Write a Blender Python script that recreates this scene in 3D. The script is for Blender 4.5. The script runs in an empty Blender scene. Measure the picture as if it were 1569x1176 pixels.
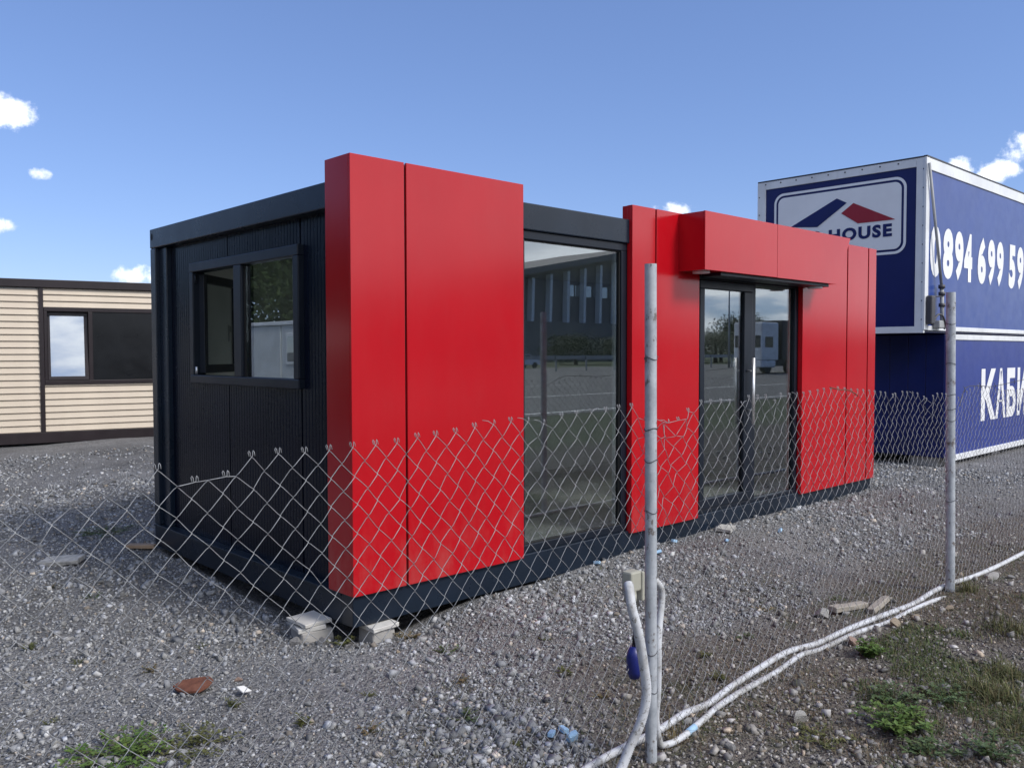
import bpy, bmesh, math, random
import numpy as np
from mathutils import Vector, Matrix, noise
random.seed(7); RNG = np.random.default_rng(7)
R = math.radians
scene = bpy.context.scene
col = scene.collection

# ------------------------------------------------------------------ camera
CAM = Vector((-2.7323, -4.2131, 1.6083))
YAW, PITCH, ROLL = R(43.3775), R(-2.1305), R(-0.1119)
fw = Vector((math.sin(YAW)*math.cos(PITCH), math.cos(YAW)*math.cos(PITCH), math.sin(PITCH)))
r0 = Vector((math.cos(YAW), -math.sin(YAW), 0)); u0 = r0.cross(fw)
rr = r0*math.cos(ROLL)+u0*math.sin(ROLL); uu = -r0*math.sin(ROLL)+u0*math.cos(ROLL)
cd = bpy.data.cameras.new('camera'); cam = bpy.data.objects.new('camera', cd); col.objects.link(cam)
m = Matrix((rr, uu, -fw)).transposed().to_4x4(); m.translation = CAM
cam.matrix_world = m
cd.lens = 1318.587/1569*36; cd.sensor_width = 36; cd.clip_start = .05; cd.clip_end = 9000
scene.camera = cam

# ------------------------------------------------------------------ sky, sun, exposure
SUN_AZ, SUN_EL = R(162), R(43)          # azimuth from +Y towards +X
EXPOSURE = 0.5
w = bpy.data.worlds.new('World'); scene.world = w; w.use_nodes = True
nt = w.node_tree; nt.nodes.clear()
def N(t, **k):
    n = nt.nodes.new(t)
    for a, b in k.items(): setattr(n, a, b)
    return n
def Lk(a, b): nt.links.new(a, b)
def M(op, a, b=None, c=None, clamp=False):
    n = N('ShaderNodeMath', operation=op); n.use_clamp = clamp
    for i, v in enumerate((a, b, c)):
        if v is None: continue
        if isinstance(v, (int, float)): n.inputs[i].default_value = v
        else: Lk(v, n.inputs[i])
    return n.outputs[0]
def SM(v, a, b):
    n = N('ShaderNodeMapRange', interpolation_type='SMOOTHSTEP')
    Lk(v, n.inputs[0]); n.inputs[1].default_value = a; n.inputs[2].default_value = b
    return n.outputs[0]
sky = N('ShaderNodeTexSky', sky_type='NISHITA'); sky.sun_disc = False
sky.sun_elevation = SUN_EL; sky.sun_rotation = SUN_AZ; sky.air_density = 1.0; sky.dust_density = .1; sky.ozone_density = 5.0; sky.altitude = 200
tc = N('ShaderNodeTexCoord'); nrm = N('ShaderNodeVectorMath', operation='NORMALIZE'); Lk(tc.outputs['Generated'], nrm.inputs[0])
sp = N('ShaderNodeSeparateXYZ'); Lk(nrm.outputs[0], sp.inputs[0])
dx, dy, dz = sp.outputs
az = M('ARCTAN2', dx, dy); el = M('ARCSINE', dz)
n1 = N('ShaderNodeTexNoise'); n1.inputs['Scale'].default_value = 42; n1.inputs['Detail'].default_value = 8; n1.inputs['Roughness'].default_value = .62
Lk(nrm.outputs[0], n1.inputs['Vector'])
# small fair-weather cumulus: azimuth, elevation, half width, half height (degrees)
puffs = [(13.2,13.4,2.4,1.15),(14.9,10.25,.85,.42),(12.6,7.2,1.3,.6),(20.2,4.55,2.3,.95),(54.0,9.0,2.0,.75),
         (70.6,10.55,1.7,.75),(72.6,10.2,1.6,.8),(74.6,11.3,2.0,1.2),(78,9.5,3,1.3),(6,12,3,1.2),(0,8,4,1.2),(88,12,4,1.5),(-20,10,5,1.6)]
best = None
for a, e, sa, se in puffs:
    sa *= .86; se *= .84
    q1 = M('DIVIDE', M('SUBTRACT', az, R(a)), R(sa)); q2 = M('DIVIDE', M('SUBTRACT', el, R(e)), R(se))
    v = M('SUBTRACT', 1.0, M('ADD', M('MULTIPLY', q1, q1), M('MULTIPLY', q2, q2)))
    best = v if best is None else M('MAXIMUM', best, v)
best = M('MAXIMUM', best, -2.0)
puffm = SM(M('ADD', best, M('MULTIPLY', M('SUBTRACT', n1.outputs[0], .5), 4.4)), .0, 1.3)
# broken cloud deck over the southern half of the sky (it is what the glass mirrors)
pl = N('ShaderNodeCombineXYZ'); den = M('ADD', M('MAXIMUM', dz, 0), .18)
Lk(M('DIVIDE', dx, den), pl.inputs[0]); Lk(M('DIVIDE', dy, den), pl.inputs[1])
n2 = N('ShaderNodeTexNoise'); n2.inputs['Scale'].default_value = 1.1; n2.inputs['Detail'].default_value = 8; n2.inputs['Roughness'].default_value = .56
Lk(pl.outputs[0], n2.inputs['Vector'])
south = SM(M('MULTIPLY', dy, -1.0), -.15, .55)
deck = M('MULTIPLY', SM(M('ADD', n2.outputs[0], M('MULTIPLY', south, .13)), .45, .62), south)
mask = M('MAXIMUM', puffm, M('MULTIPLY', deck, .9))
mask = M('MULTIPLY', mask, SM(dz, -.02, .03))
n3 = N('ShaderNodeTexNoise'); n3.inputs['Scale'].default_value = 2.2; n3.inputs['Detail'].default_value = 6; Lk(pl.outputs[0], n3.inputs['Vector'])
cr = N('ShaderNodeValToRGB'); Lk(n3.outputs[0], cr.inputs[0])
cr.color_ramp.elements[0].position = .32; cr.color_ramp.elements[0].color = (8.4, 9.0, 10.2, 1)
cr.color_ramp.elements[1].position = .62; cr.color_ramp.elements[1].color = (14.5, 14.8, 15.4, 1)
gm = N('ShaderNodeGamma'); gm.inputs[1].default_value = .7; Lk(sky.outputs[0], gm.inputs[0])      # softer zenith to horizon fall-off
tn = N('ShaderNodeMix', data_type='RGBA', blend_type='MULTIPLY'); tn.inputs[0].default_value = 1; tn.inputs[7].default_value = (1.40, 1.56, 2.10, 1); Lk(gm.outputs[0], tn.inputs[6])
mx = N('ShaderNodeMix', data_type='RGBA'); Lk(mask, mx.inputs[0]); Lk(tn.outputs[2], mx.inputs[6]); Lk(cr.outputs[0], mx.inputs[7])
bg = N('ShaderNodeBackground'); bg.inputs[1].default_value = .085; Lk(mx.outputs[2], bg.inputs[0])
out = N('ShaderNodeOutputWorld'); Lk(bg.outputs[0], out.inputs[0])
sd = bpy.data.lights.new('sun', 'SUN'); sd.energy = 2.0; sd.angle = R(15); sd.color = (1, .95, .88)
so = bpy.data.objects.new('sun', sd); col.objects.link(so)
sv = Vector((math.sin(SUN_AZ)*math.cos(SUN_EL), math.cos(SUN_AZ)*math.cos(SUN_EL), math.sin(SUN_EL)))
so.rotation_euler = sv.to_track_quat('Z', 'Y').to_euler(); so.location = sv*60
vs = scene.view_settings; vs.view_transform = 'Standard'; vs.look = 'None'; vs.gamma = 1; vs.exposure = EXPOSURE; vs.use_curve_mapping = False

# ------------------------------------------------------------------ materials
MATS = {}
class NB:                                    # tiny node builder
    def __init__(s, name):
        s.m = bpy.data.materials.new(name); s.m.use_nodes = True; s.t = s.m.node_tree
        s.p = s.t.nodes['Principled BSDF']; s.out = s.t.nodes['Material Output']; MATS[name] = s.m
        s.tc = s.n('ShaderNodeTexCoord')
    def n(s, t, **k):
        n = s.t.nodes.new(t)
        for a, b in k.items(): setattr(n, a, b)
        return n
    def l(s, a, b): s.t.links.new(a, b)
    def set(s, n, i, v):
        if isinstance(v, (int, float)): n.inputs[i].default_value = v
        elif isinstance(v, (tuple, list)): n.inputs[i].default_value = tuple(v)+(1,)*(len(n.inputs[i].default_value)-len(v))
        else: s.l(v, n.inputs[i])
    def math(s, op, a, b=0., c=None, clamp=False):
        n = s.n('ShaderNodeMath', operation=op); n.use_clamp = clamp; s.set(n, 0, a); s.set(n, 1, b)
        if c is not None: s.set(n, 2, c)
        return n.outputs[0]
    def noise(s, scale, detail=4, rough=.55, vec=None, stretch=None):
        n = s.n('ShaderNodeTexNoise'); n.inputs['Scale'].default_value = scale; n.inputs['Detail'].default_value = detail; n.inputs['Roughness'].default_value = rough
        v = vec or s.tc.outputs['Object']
        if stretch:
            mp = s.n('ShaderNodeMapping'); mp.inputs['Scale'].default_value = stretch; s.l(v, mp.inputs[0]); v = mp.outputs[0]
        s.l(v, n.inputs['Vector']); return n.outputs[0]
    def voro(s, scale, feature='F1', rnd=1., vec=None):
        n = s.n('ShaderNodeTexVoronoi', feature=feature); n.inputs['Scale'].default_value = scale; n.inputs['Randomness'].default_value = rnd
        s.l(vec or s.tc.outputs['Object'], n.inputs['Vector']); return n
    def ramp(s, v, *st):
        n = s.n('ShaderNodeValToRGB'); s.l(v, n.inputs[0]); e = n.color_ramp.elements
        while len(e) < len(st): e.new(.5)
        for q, (pos, c) in zip(e, st): q.position = pos; q.color = (c, c, c, 1) if isinstance(c, (int, float)) else tuple(c)+(1,)
        return n.outputs[0]
    def mr(s, v, a, b, c=0., d=1., smooth=True):
        n = s.n('ShaderNodeMapRange'); n.interpolation_type = 'SMOOTHSTEP' if smooth else 'LINEAR'
        s.l(v, n.inputs[0])
        for i, x in zip((1, 2, 3, 4), (a, b, c, d)): n.inputs[i].default_value = x
        return n.outputs[0]
    def mix(s, f, a, b, mode='MIX'):
        n = s.n('ShaderNodeMix', data_type='RGBA', blend_type=mode); s.set(n, 0, f); s.set(n, 6, a); s.set(n, 7, b); return n.outputs[2]
    def bump(s, h, strength=.3, dist=.01, prev=None):
        n = s.n('ShaderNodeBump'); n.inputs['Strength'].default_value = strength; n.inputs['Distance'].default_value = dist; s.l(h, n.inputs['Height'])
        if prev is not None: s.l(prev, n.inputs['Normal'])
        return n.outputs[0]
    def fin(s, color=None, rough=None, normal=None, metal=None, spec=None):
        for i, v in (('Base Color', color), ('Roughness', rough), ('Normal', normal), ('Metallic', metal), ('Specular IOR Level', spec)):
            if v is not None: s.set(s.p, i, v)
        return s.m

def paint(name, c, rough, var=.12, dirt=.25, dirtc=(.22, .2, .18), wav=.0, metal=0., spec=.5, streak=True, fine=.0):
    b = NB(name)
    n = b.noise(2.3, 5)
    cc = b.mix(b.mr(n, .3, .7), tuple(x*(1-var) for x in c), tuple(min(1, x*(1+var)) for x in c))
    d = b.noise(3.0, 7, .68, stretch=(2.2, 2.2, .35) if streak else None)
    dm = b.math('MULTIPLY', b.mr(d, .52, .8), dirt)
    cc = b.mix(dm, cc, dirtc)
    rg = b.math('ADD', rough, b.math('MULTIPLY', b.math('SUBTRACT', b.noise(6, 5), .45), .22), clamp=True)
    nm = None
    if wav: nm = b.bump(b.noise(1.6, 2, .4), wav, .03)
    if fine: nm = b.bump(b.noise(160, 4), fine, .002, nm)
    return b.fin(cc, rg, nm, metal, spec)

b = NB('red_panel'); zz_ = b.n('ShaderNodeSeparateXYZ'); b.l(b.tc.outputs['Object'], zz_.inputs[0])
cc = b.mix(b.mr(b.noise(1.4, 4), .3, .7), (.415, .0046, .0112), (.445, .005, .012))
du = b.math('MULTIPLY', b.mr(b.noise(5, 8, .7, stretch=(1, 1, .4)), .42, .75), b.math('ADD', b.math('MULTIPLY', b.mr(zz_.outputs[2], .2, .75, 1., 0.), .16), .018))
cc = b.mix(du, cc, (.34, .27, .24))
b.fin(cc, b.math('ADD', .13, b.math('MULTIPLY', b.noise(3, 6, .6), .07)), b.bump(b.noise(1.1, 2, .4), .045, .03), 0., .5)
paint('anthracite', (.009, .016, .029), .28, var=.15, dirt=.10, dirtc=(.08, .085, .09), wav=.05, spec=.4)
paint('anthracite_panel', (.003, .0055, .015), .24, var=.15, dirt=.06, dirtc=(.05, .055, .065), wav=.04, spec=.2)
paint('frame_dark', (.007, .011, .020), .36, var=.1, dirt=.08, dirtc=(.08, .085, .09), spec=.35)
paint('joint_black', (.006, .006, .007), .7, dirt=.0)
paint('rubber', (.012, .012, .013), .6, dirt=.15)
paint('steel', (.85, .86, .87), .42, metal=1., dirt=.05)
paint('interior_wall', (.66, .67, .65), .6, dirt=.08)
paint('interior_floor', (.66, .65, .61), .42, dirt=.25)
paint('beige_siding', (.57, .49, .395), .5, var=.05, dirt=.12, dirtc=(.38, .33, .27))
paint('brown_trim', (.017, .011, .0135), .4, var=.15, dirt=.12, dirtc=(.1, .08, .08))
paint('navy_wall', (.003, .010, .095), .38, var=.15, dirt=.12, dirtc=(.03, .035, .07), wav=.1)
paint('navy_print', (.004, .009, .10), .40, var=.08, dirt=.08, dirtc=(.05, .05, .1), wav=.1)
paint('banner_blue', (.022, .056, .25), .32, var=.05, dirt=.06, dirtc=(.08, .12, .25), wav=.06)
paint('banner_blue_low', (.018, .038, .225), .38, var=.06, dirt=.07, dirtc=(.08, .11, .22), wav=.09)
paint('white_print', (.80, .81, .84), .42, var=.03, dirt=.05, dirtc=(.4, .4, .42))
paint('white_frame', (.72, .74, .77), .4, var=.08, dirt=.3, dirtc=(.35, .35, .36))
paint('red_print', (.32, .015, .03), .42, var=.05, dirt=.08)
paint('dark_film', (.008, .009, .011), .3, var=.25, dirt=.5, dirtc=(.022, .025, .028), spec=.35)
paint('dark_void', (.01, .01, .012), .8, dirt=0)
paint('concrete', (.30, .29, .28), .85, var=.2, dirt=.5, dirtc=(.2, .19, .17), streak=False, fine=.6)
paint('pale_slab', (.50, .49, .47), .8, var=.12, dirt=.4, dirtc=(.3, .29, .26), streak=False, fine=.5)
paint('foam_blue', (.33, .52, .72), .8, var=.1, dirt=.3, dirtc=(.3, .34, .38), streak=False, fine=.4)
paint('tan_board', (.30, .21, .14), .8, var=.2, dirt=.4, streak=False, fine=.4)
paint('weathered_wood', (.33, .30, .26), .85, var=.2, dirt=.4, streak=False, fine=.5)
paint('white_scrap', (.75, .75, .74), .6, dirt=.25, streak=False)
b = NB('conduit'); n = b.noise(34, 8, .72); n2_ = b.noise(7, 6, .65)
cc = b.mix(b.mr(n2_, .42, .66), (.56, .58, .62), (.36, .36, .36)); cc = b.mix(b.mr(n, .54, .66), cc, (.16, .15, .135))
b.fin(cc, .55, b.bump(n, .2, .002))
paint('box_plastic', (.36, .355, .30), .55, var=.15, dirt=.5, dirtc=(.22, .2, .15), streak=False)
paint('socket_blue', (.012, .02, .16), .4, dirt=.3, streak=False)
paint('tie_wire', (.05, .05, .06), .5, dirt=.2, streak=False)
paint('hall_wall', (.20, .185, .18), .7, dirt=.2)
paint('hall_rib', (.85, .85, .83), .6, dirt=.2)
paint('truck_white', (.75, .76, .78), .3, dirt=.1)
paint('truck_dark', (.02, .022, .025), .5, dirt=.2)
paint('galv_rail', (.35, .36, .37), .45, metal=.6, dirt=.2)
paint('lamp_pole', (.30, .31, .32), .5, dirt=.2)
paint('white_cabin', (.52, .55, .58), .5, dirt=.15)

b = NB('galvanised'); n = b.noise(30, 5, .6)
c = b.ramp(n, (.3, (.18, .185, .195)), (.7, (.34, .35, .37)))
b.fin(c, b.math('ADD', .38, b.math('MULTIPLY', n, .25)), None, .35, .5)
b = NB('post_paint')                              # pale paint flaking off a steel pipe, rust where it is worn
n = b.noise(9, 8, .7); f = b.noise(45, 6, .7, stretch=(1, 1, .5))
base = b.ramp(b.noise(12, 8, .7), (.3, (.26, .285, .32)), (.7, (.50, .53, .57)))
chip = b.mr(b.math('ADD', b.math('MULTIPLY', n, .6), b.math('MULTIPLY', f, .4)), .535, .60)
rust = b.ramp(f, (.3, (.05, .035, .028)), (.7, (.16, .085, .045)))
b.fin(b.mix(chip, base, b.mix(.55, rust, (.16, .17, .18))), b.math('ADD', .42, b.math('MULTIPLY', chip, .35)), b.bump(f, .35, .002), 0., .5)
b = NB('rusty_iron'); n = b.noise(14, 8, .7)
b.fin(b.ramp(n, (.25, (.045, .018, .012)), (.5, (.14, .05, .028)), (.75, (.21, .09, .055))), .85, b.bump(b.noise(60, 6), .6, .004))

# glass: mirror-like pane with a clear dark tint
def glass(name, tint, boost, base):
    b = NB(name); b.t.nodes.remove(b.p)
    ge = b.n('ShaderNodeNewGeometry'); dp = b.n('ShaderNodeVectorMath', operation='DOT_PRODUCT'); b.l(ge.outputs['Normal'], dp.inputs[0]); b.l(ge.outputs['Incoming'], dp.inputs[1])
    sch = b.math('POWER', b.math('SUBTRACT', 1., b.math('ABSOLUTE', dp.outputs['Value']), clamp=True), 5.)      # the same mirror strength from both sides of a pane
    nm = b.bump(b.noise(.9, 2, .4), .012, .02)
    gl = b.n('ShaderNodeBsdfGlossy'); gl.inputs['Roughness'].default_value = .004; gl.inputs[0].default_value = (.93, .97, 1, 1); b.l(nm, gl.inputs['Normal'])
    tr = b.n('ShaderNodeBsdfTransparent'); tr.inputs[0].default_value = tuple(tint)+(1,)
    f = b.math('ADD', b.math('MULTIPLY', sch, boost), base, clamp=True)
    ms = b.n('ShaderNodeMixShader'); b.l(f, ms.inputs[0]); b.l(tr.outputs[0], ms.inputs[1]); b.l(gl.outputs[0], ms.inputs[2])
    b.l(ms.outputs[0], b.out.inputs[0]); return b.m
glass('window_glass', (.765, .80, .795), .78, .22)
glass('dark_glass', (.10, .11, .12), .9, .05)
glass('cabin_glass', (.25, .27, .28), .5, .5)

# ground: grey crushed stone, brown soil with litter by the fence, grass verge further out
b = NB('ground_mix'); P = b.tc.outputs['Object']
spx = b.n('ShaderNodeSeparateXYZ'); b.l(P, spx.inputs[0]); px_, py_, pz_ = spx.outputs
wob = b.noise(1.3, 6, .6); wob2 = b.noise(5, 6, .6)
v1 = b.voro(38); v2 = b.voro(95); v3 = b.voro(210)
g1 = b.ramp(v1.outputs['Color'], (.0, (.062, .061, .065)), (.55, (.155, .153, .159)), (1., (.34, .335, .338)))
g2 = b.ramp(v2.outputs['Color'], (.0, (.055, .054, .057)), (.6, (.17, .167, .172)), (1., (.37, .365, .368)))
gv = b.mix(b.mr(b.noise(22, 4), .4, .6), g1, g2)
gv = b.mix(.35, gv, b.ramp(v3.outputs['Color'], (.0, .07), (1., .32)))
big = b.ramp(b.noise(.75, 7, .62), (.3, .68), (.7, 1.42)); gv = b.mix(1., gv, big, 'MULTIPLY')
gv = b.mix(b.math('MULTIPLY', b.mr(wob2, .5, .72), .45), gv, (.13, .122, .108))
soil = b.ramp(b.noise(28, 8, .7), (.25, (.068, .061, .055)), (.55, (.15, .134, .118)), (.8, (.26, .238, .215)))
soil = b.mix(b.math('MULTIPLY', b.mr(v2.outputs['Color'], .78, .95), .55), soil, (.22, .21, .20))
soil = b.mix(b.math('MULTIPLY', b.mr(wob2, .52, .7), .5), soil, (.045, .06, .022))
yb = b.math('ADD', py_, b.math('MULTIPLY', b.math('SUBTRACT', wob, .5), 1.5))
yb = b.math('ADD', yb, b.math('MULTIPLY', b.math('SUBTRACT', wob2, .5), .5))
yb = b.math('SUBTRACT', yb, b.math('MULTIPLY', b.mr(px_, -.3, .8), .6))
sm_ = b.mr(yb, -2.1, -1.55, 1., 0.)
band = b.math('MULTIPLY', b.mr(yb, -1.6, -.6, 1., 0.), .35)
cc = b.mix(b.math('MAXIMUM', sm_, band), gv, soil)
grass = b.ramp(b.noise(9, 8, .7), (.3, (.060, .075, .040)), (.7, (.13, .155, .085)))
cc = b.mix(b.mr(b.math('ADD', py_, b.math('MULTIPLY', wob, 1.5)), -6.2, -4.6, 1., 0.), cc, grass)
h = b.math('ADD', b.math('MULTIPLY', v1.outputs['Distance'], -1.2), b.math('MULTIPLY', v2.outputs['Distance'], -.6))
nm = b.bump(h, .9, .02); nm = b.bump(b.noise(180, 5, .7), .5, .006, nm)
b.fin(cc, .92, nm, 0., .25)
b = NB('stone_mix'); at = b.n('ShaderNodeAttribute'); at.attribute_name = 'Col'
n = b.noise(55, 6, .65)
b.fin(b.mix(1., at.outputs['Color'], b.ramp(n, (.3, .72), (.7, 1.2)), 'MULTIPLY'), .88, b.bump(n, .5, .004), 0., .3)
def stone_mat(name, c):
    b = NB(name); n = b.noise(24, 8, .65)
    return b.fin(b.mix(b.mr(n, .35, .68), tuple(x*.62 for x in c), c), .88, b.bump(n, .7, .01), 0., .3)
stone_mat('stone_pale', (.44, .43, .41)); stone_mat('stone_grey', (.27, .265, .265)); stone_mat('stone_tan', (.40, .33, .25)); stone_mat('stone_pink', (.42, .30, .25)); stone_mat('stone_dark', (.13, .127, .125))
b = NB('blade_mix'); at = b.n('ShaderNodeAttribute'); at.attribute_name = 'Col'
b.p.inputs['Subsurface Weight'].default_value = 0
b.fin(at.outputs['Color'], .7, None, 0., .2)
def leafmat(name, c1, c2, sc=14):
    b = NB(name); return b.fin(b.ramp(b.noise(sc, 5), (.3, c1), (.7, c2)), .6, None, 0., .3)
leafmat('leaf_bright', (.045, .10, .018), (.13, .19, .048)); leafmat('leaf_mid', (.04, .075, .026), (.10, .14, .06)); leafmat('leaf_olive', (.05, .06, .018), (.14, .14, .05))
leafmat('leaf_dry', (.085, .06, .032), (.21, .16, .085)); leafmat('tree_leaf', (.018, .035, .012), (.05, .08, .025), 2); leafmat('bark', (.05, .04, .03), (.12, .10, .08))
b = NB('asphalt'); b.fin(b.ramp(b.noise(3, 8, .7), (.3, .09), (.7, .14)), .85, b.bump(b.noise(150, 4), .3, .003))
paint('road_white', (.7, .7, .68), .6, dirt=.25, streak=False)
b = NB('hill_green'); b.fin(b.ramp(b.noise(.004, 8, .65), (.3, (.06, .085, .07)), (.7, (.13, .16, .15))), .95)

# ------------------------------------------------------------------ mesh helpers
class MB:
    def __init__(s): s.bm = bmesh.new()
    def box(s, x0, y0, z0, x1, y1, z1, bev=0.):
        vs = [s.bm.verts.new(c) for c in ((x0,y0,z0),(x1,y0,z0),(x1,y1,z0),(x0,y1,z0),(x0,y0,z1),(x1,y0,z1),(x1,y1,z1),(x0,y1,z1))]
        fs = [s.bm.faces.new([vs[i] for i in q]) for q in ((0,3,2,1),(4,5,6,7),(0,1,5,4),(1,2,6,5),(2,3,7,6),(3,0,4,7))]
        if bev:
            es = list({e for f in fs for e in f.edges})
            bmesh.ops.bevel(s.bm, geom=es, offset=bev, segments=2, profile=.5, affect='EDGES')
        return s
    def prism(s, pts, axis, a, b_):          # polygon in the two other axes, extruded a..b along axis
        def mk(p, t):
            c = list(p); c.insert(axis, t); return s.bm.verts.new(c)
        A = [mk(p, a) for p in pts]; B = [mk(p, b_) for p in pts]; n = len(pts)
        s.bm.faces.new(A); s.bm.faces.new(B[::-1])
        for i in range(n): s.bm.faces.new((A[i], B[i], B[(i+1) % n], A[(i+1) % n]))
        bmesh.ops.recalc_face_normals(s.bm, faces=s.bm.faces[:]); return s
    def tube(s, pts, rad, sides=8, cap=True):
        pts = [Vector(p) for p in pts]; n = len(pts); rings = []
        t0 = (pts[1]-pts[0]).normalized(); up = Vector((0,0,1)) if abs(t0.z) < .9 else Vector((1,0,0))
        nrm_ = t0.cross(up).normalized()
        for i, p in enumerate(pts):
            t = (pts[min(i+1, n-1)]-pts[max(i-1, 0)]); t = t.normalized() if t.length > 1e-9 else t0
            nrm_ = (nrm_-t*nrm_.dot(t)).normalized(); bn = t.cross(nrm_)
            r = rad[i] if isinstance(rad, (list, tuple)) else rad
            rings.append([s.bm.verts.new(p+(nrm_*math.cos(k*2*math.pi/sides)+bn*math.sin(k*2*math.pi/sides))*r) for k in range(sides)])
        for a, b_ in zip(rings, rings[1:]):
            for k in range(sides):
                f = s.bm.faces.new((a[k], a[(k+1) % sides], b_[(k+1) % sides], b_[k])); f.smooth = True
        if cap: s.bm.faces.new(rings[0][::-1]); s.bm.faces.new(rings[-1])
        return s
    def quad(s, *v): s.bm.faces.new([s.bm.verts.new(c) for c in v]); return s
    def mesh(s, name):
        me = bpy.data.meshes.new(name); s.bm.to_mesh(me); s.bm.free(); return me
    def build(s, name, mat, parent=None, loc=None, rot=None):
        return obj(name, s.mesh(name), mat, parent, loc, rot)
def obj(name, me, mat, parent=None, loc=None, rot=None):
    o = bpy.data.objects.new(name, me); col.objects.link(o)
    if mat and not me.materials: me.materials.append(MATS[mat])
    if parent: o.parent = parent
    if loc is not None: o.location = loc
    if rot is not None: o.rotation_euler = rot
    return o
def tag(o, label=None, cat=None, group=None, kind=None):
    for k, v in (('label', label), ('category', cat), ('group', group), ('kind', kind)):
        if v: o[k] = v
    return o
def thing(name, label, cat, loc=(0,0,0), rz=0., group=None):
    o = bpy.data.objects.new(name, None); col.objects.link(o); o.location = loc; o.rotation_euler = (0,0,rz); o.empty_display_size = .2
    return tag(o, label, cat, group)
def part(name, mat, parent, *boxes, bev=.003):
    b = MB()
    for q in boxes: b.box(*q, bev=bev)
    return b.build(name, mat, parent)
def copy_tree(o, parent=None):
    c = o.copy(); col.objects.link(c)
    if parent: c.parent = parent
    for ch in list(o.children): copy_tree(ch, c)
    return c
def spline(pts, n=8):
    pts = [Vector(p) for p in pts]; out = []
    for i in range(len(pts)-1):
        p0, p1, p2, p3 = pts[max(i-1,0)], pts[i], pts[i+1], pts[min(i+2, len(pts)-1)]
        for k in range(n):
            t = k/n; out.append(.5*((2*p1)+(p2-p0)*t+(2*p0-5*p1+4*p2-p3)*t*t+(3*p1-p0-3*p2+p3)*t**3))
    out.append(pts[-1]); return out
def text_mesh(body, width, height, bold=.0, space=1.):
    c = bpy.data.curves.new('t', 'FONT'); c.body = body; c.offset = bold; c.space_character = space; c.resolution_u = 4
    o = bpy.data.objects.new('t', c); col.objects.link(o)
    dg = bpy.context.evaluated_depsgraph_get(); me = bpy.data.meshes.new_from_object(o.evaluated_get(dg))
    bpy.data.objects.remove(o); bpy.data.curves.remove(c)
    co = np.array([v.co[:] for v in me.vertices]); mn, mx_ = co.min(0), co.max(0)
    for v in me.vertices:
        v.co.x = (v.co.x-mn[0])/(mx_[0]-mn[0])*width; v.co.y = (v.co.y-mn[1])/(mx_[1]-mn[1])*height; v.co.z = 0
    me.materials.clear(); return me

def ss(v, a, b_):
    t = np.clip((np.asarray(v, float)-a)/(b_-a), 0, 1); return t*t*(3-2*t)
_ph = RNG.uniform(0, 6.28, (40, 2)); _dir = RNG.uniform(0, 6.28, 40)
def fbm(x, y, f0, octs, seed=0):
    s = 0.; a = 1.
    for i in range(octs):
        k = (i*3+seed) % 37
        for j in range(3):
            d = _dir[k+j]; f = f0*2**i*(1+.17*j)
            s = s+a*np.sin((x*math.cos(d)+y*math.sin(d))*f+_ph[k+j, 0])
        a *= .55
    return s/3
def gz(x, y):
    """ground height"""
    x = np.asarray(x, float); y = np.asarray(y, float)
    h = -.1+(.085*ss(x, .35, .95)+.068*ss(x, 1.2, 2.9))*ss(y, -1.5, -.1)*(1-ss(x, 7., 9.5))+.075*ss(y, .7, 2.8)*(1-ss(x, .8, 2.))*(1-ss(y, 5, 9))
    near = 1-ss(np.hypot(x-2, y), 9, 16)
    h = h+near*(.012*fbm(x, y, 2.2, 3)+.006*fbm(x, y, 9, 3, 9))
    inside = ss(x, -.1, .2)*(1-ss(x, 6.7, 7.))*ss(y, .02, .3)*(1-ss(y, 2.7, 3.))
    h = h-inside*.08
    soilb = ss(-y, 1.9, 2.6)*(1-ss(-y, 4.2, 5.5))*ss(x, -.8, .6)
    return h+soilb*(.03+.03*fbm(x, y, 1.7, 3, 20))*near
def G(x, y): return float(gz(x, y))

# ------------------------------------------------------------------ ground, road, hills
def axis(c0, c1, step, far):
    a = list(np.arange(c0, c1, step)); s = step; v = c1; hi = []
    while v < far: hi.append(v); s *= 1.22; v += s
    hi.append(far); s = step; v = c0; lo = []
    while v > -far: s *= 1.22; v -= s; lo.append(max(v, -far))
    return np.array(lo[::-1]+a+hi)
xs = axis(-3.6, 8., .035, 4000.); ys = axis(-4.2, 4.4, .035, 4000.)
XX, YY = np.meshgrid(xs, ys); ZZ = gz(XX, YY)
V = np.stack([XX, YY, ZZ], -1).reshape(-1, 3); nx, ny = len(xs), len(ys)
I = np.arange(nx*ny).reshape(ny, nx); F = np.stack([I[:-1, :-1], I[:-1, 1:], I[1:, 1:], I[1:, :-1]], -1).reshape(-1, 4)
def np_mesh(name, V, F, smooth=False):
    me = bpy.data.meshes.new(name); k = F.shape[1]
    me.vertices.add(len(V)); me.vertices.foreach_set('co', V.astype(np.float32).ravel())
    me.loops.add(F.size); me.loops.foreach_set('vertex_index', F.astype(np.int32).ravel())
    me.polygons.add(len(F)); me.polygons.foreach_set('loop_start', np.arange(0, F.size, k, dtype=np.int32))
    if smooth: me.polygons.foreach_set('use_smooth', np.ones(len(F), bool))
    me.update(calc_edges=True); return me
def point_col(me, C):
    a = me.color_attributes.new('Col', 'FLOAT_COLOR', 'POINT'); a.data.foreach_set('color', np.concatenate([C, np.ones((len(C), 1))], 1).astype(np.float32).ravel())
tag(obj('ground', np_mesh('ground', V, F, True), 'ground_mix'), kind='structure')
tag(MB().quad((-600, -60, -.085), (900, -60, -.085), (900, -11.6, -.085), (-600, -11.6, -.085)).build('road', 'asphalt'), kind='structure')
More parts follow.
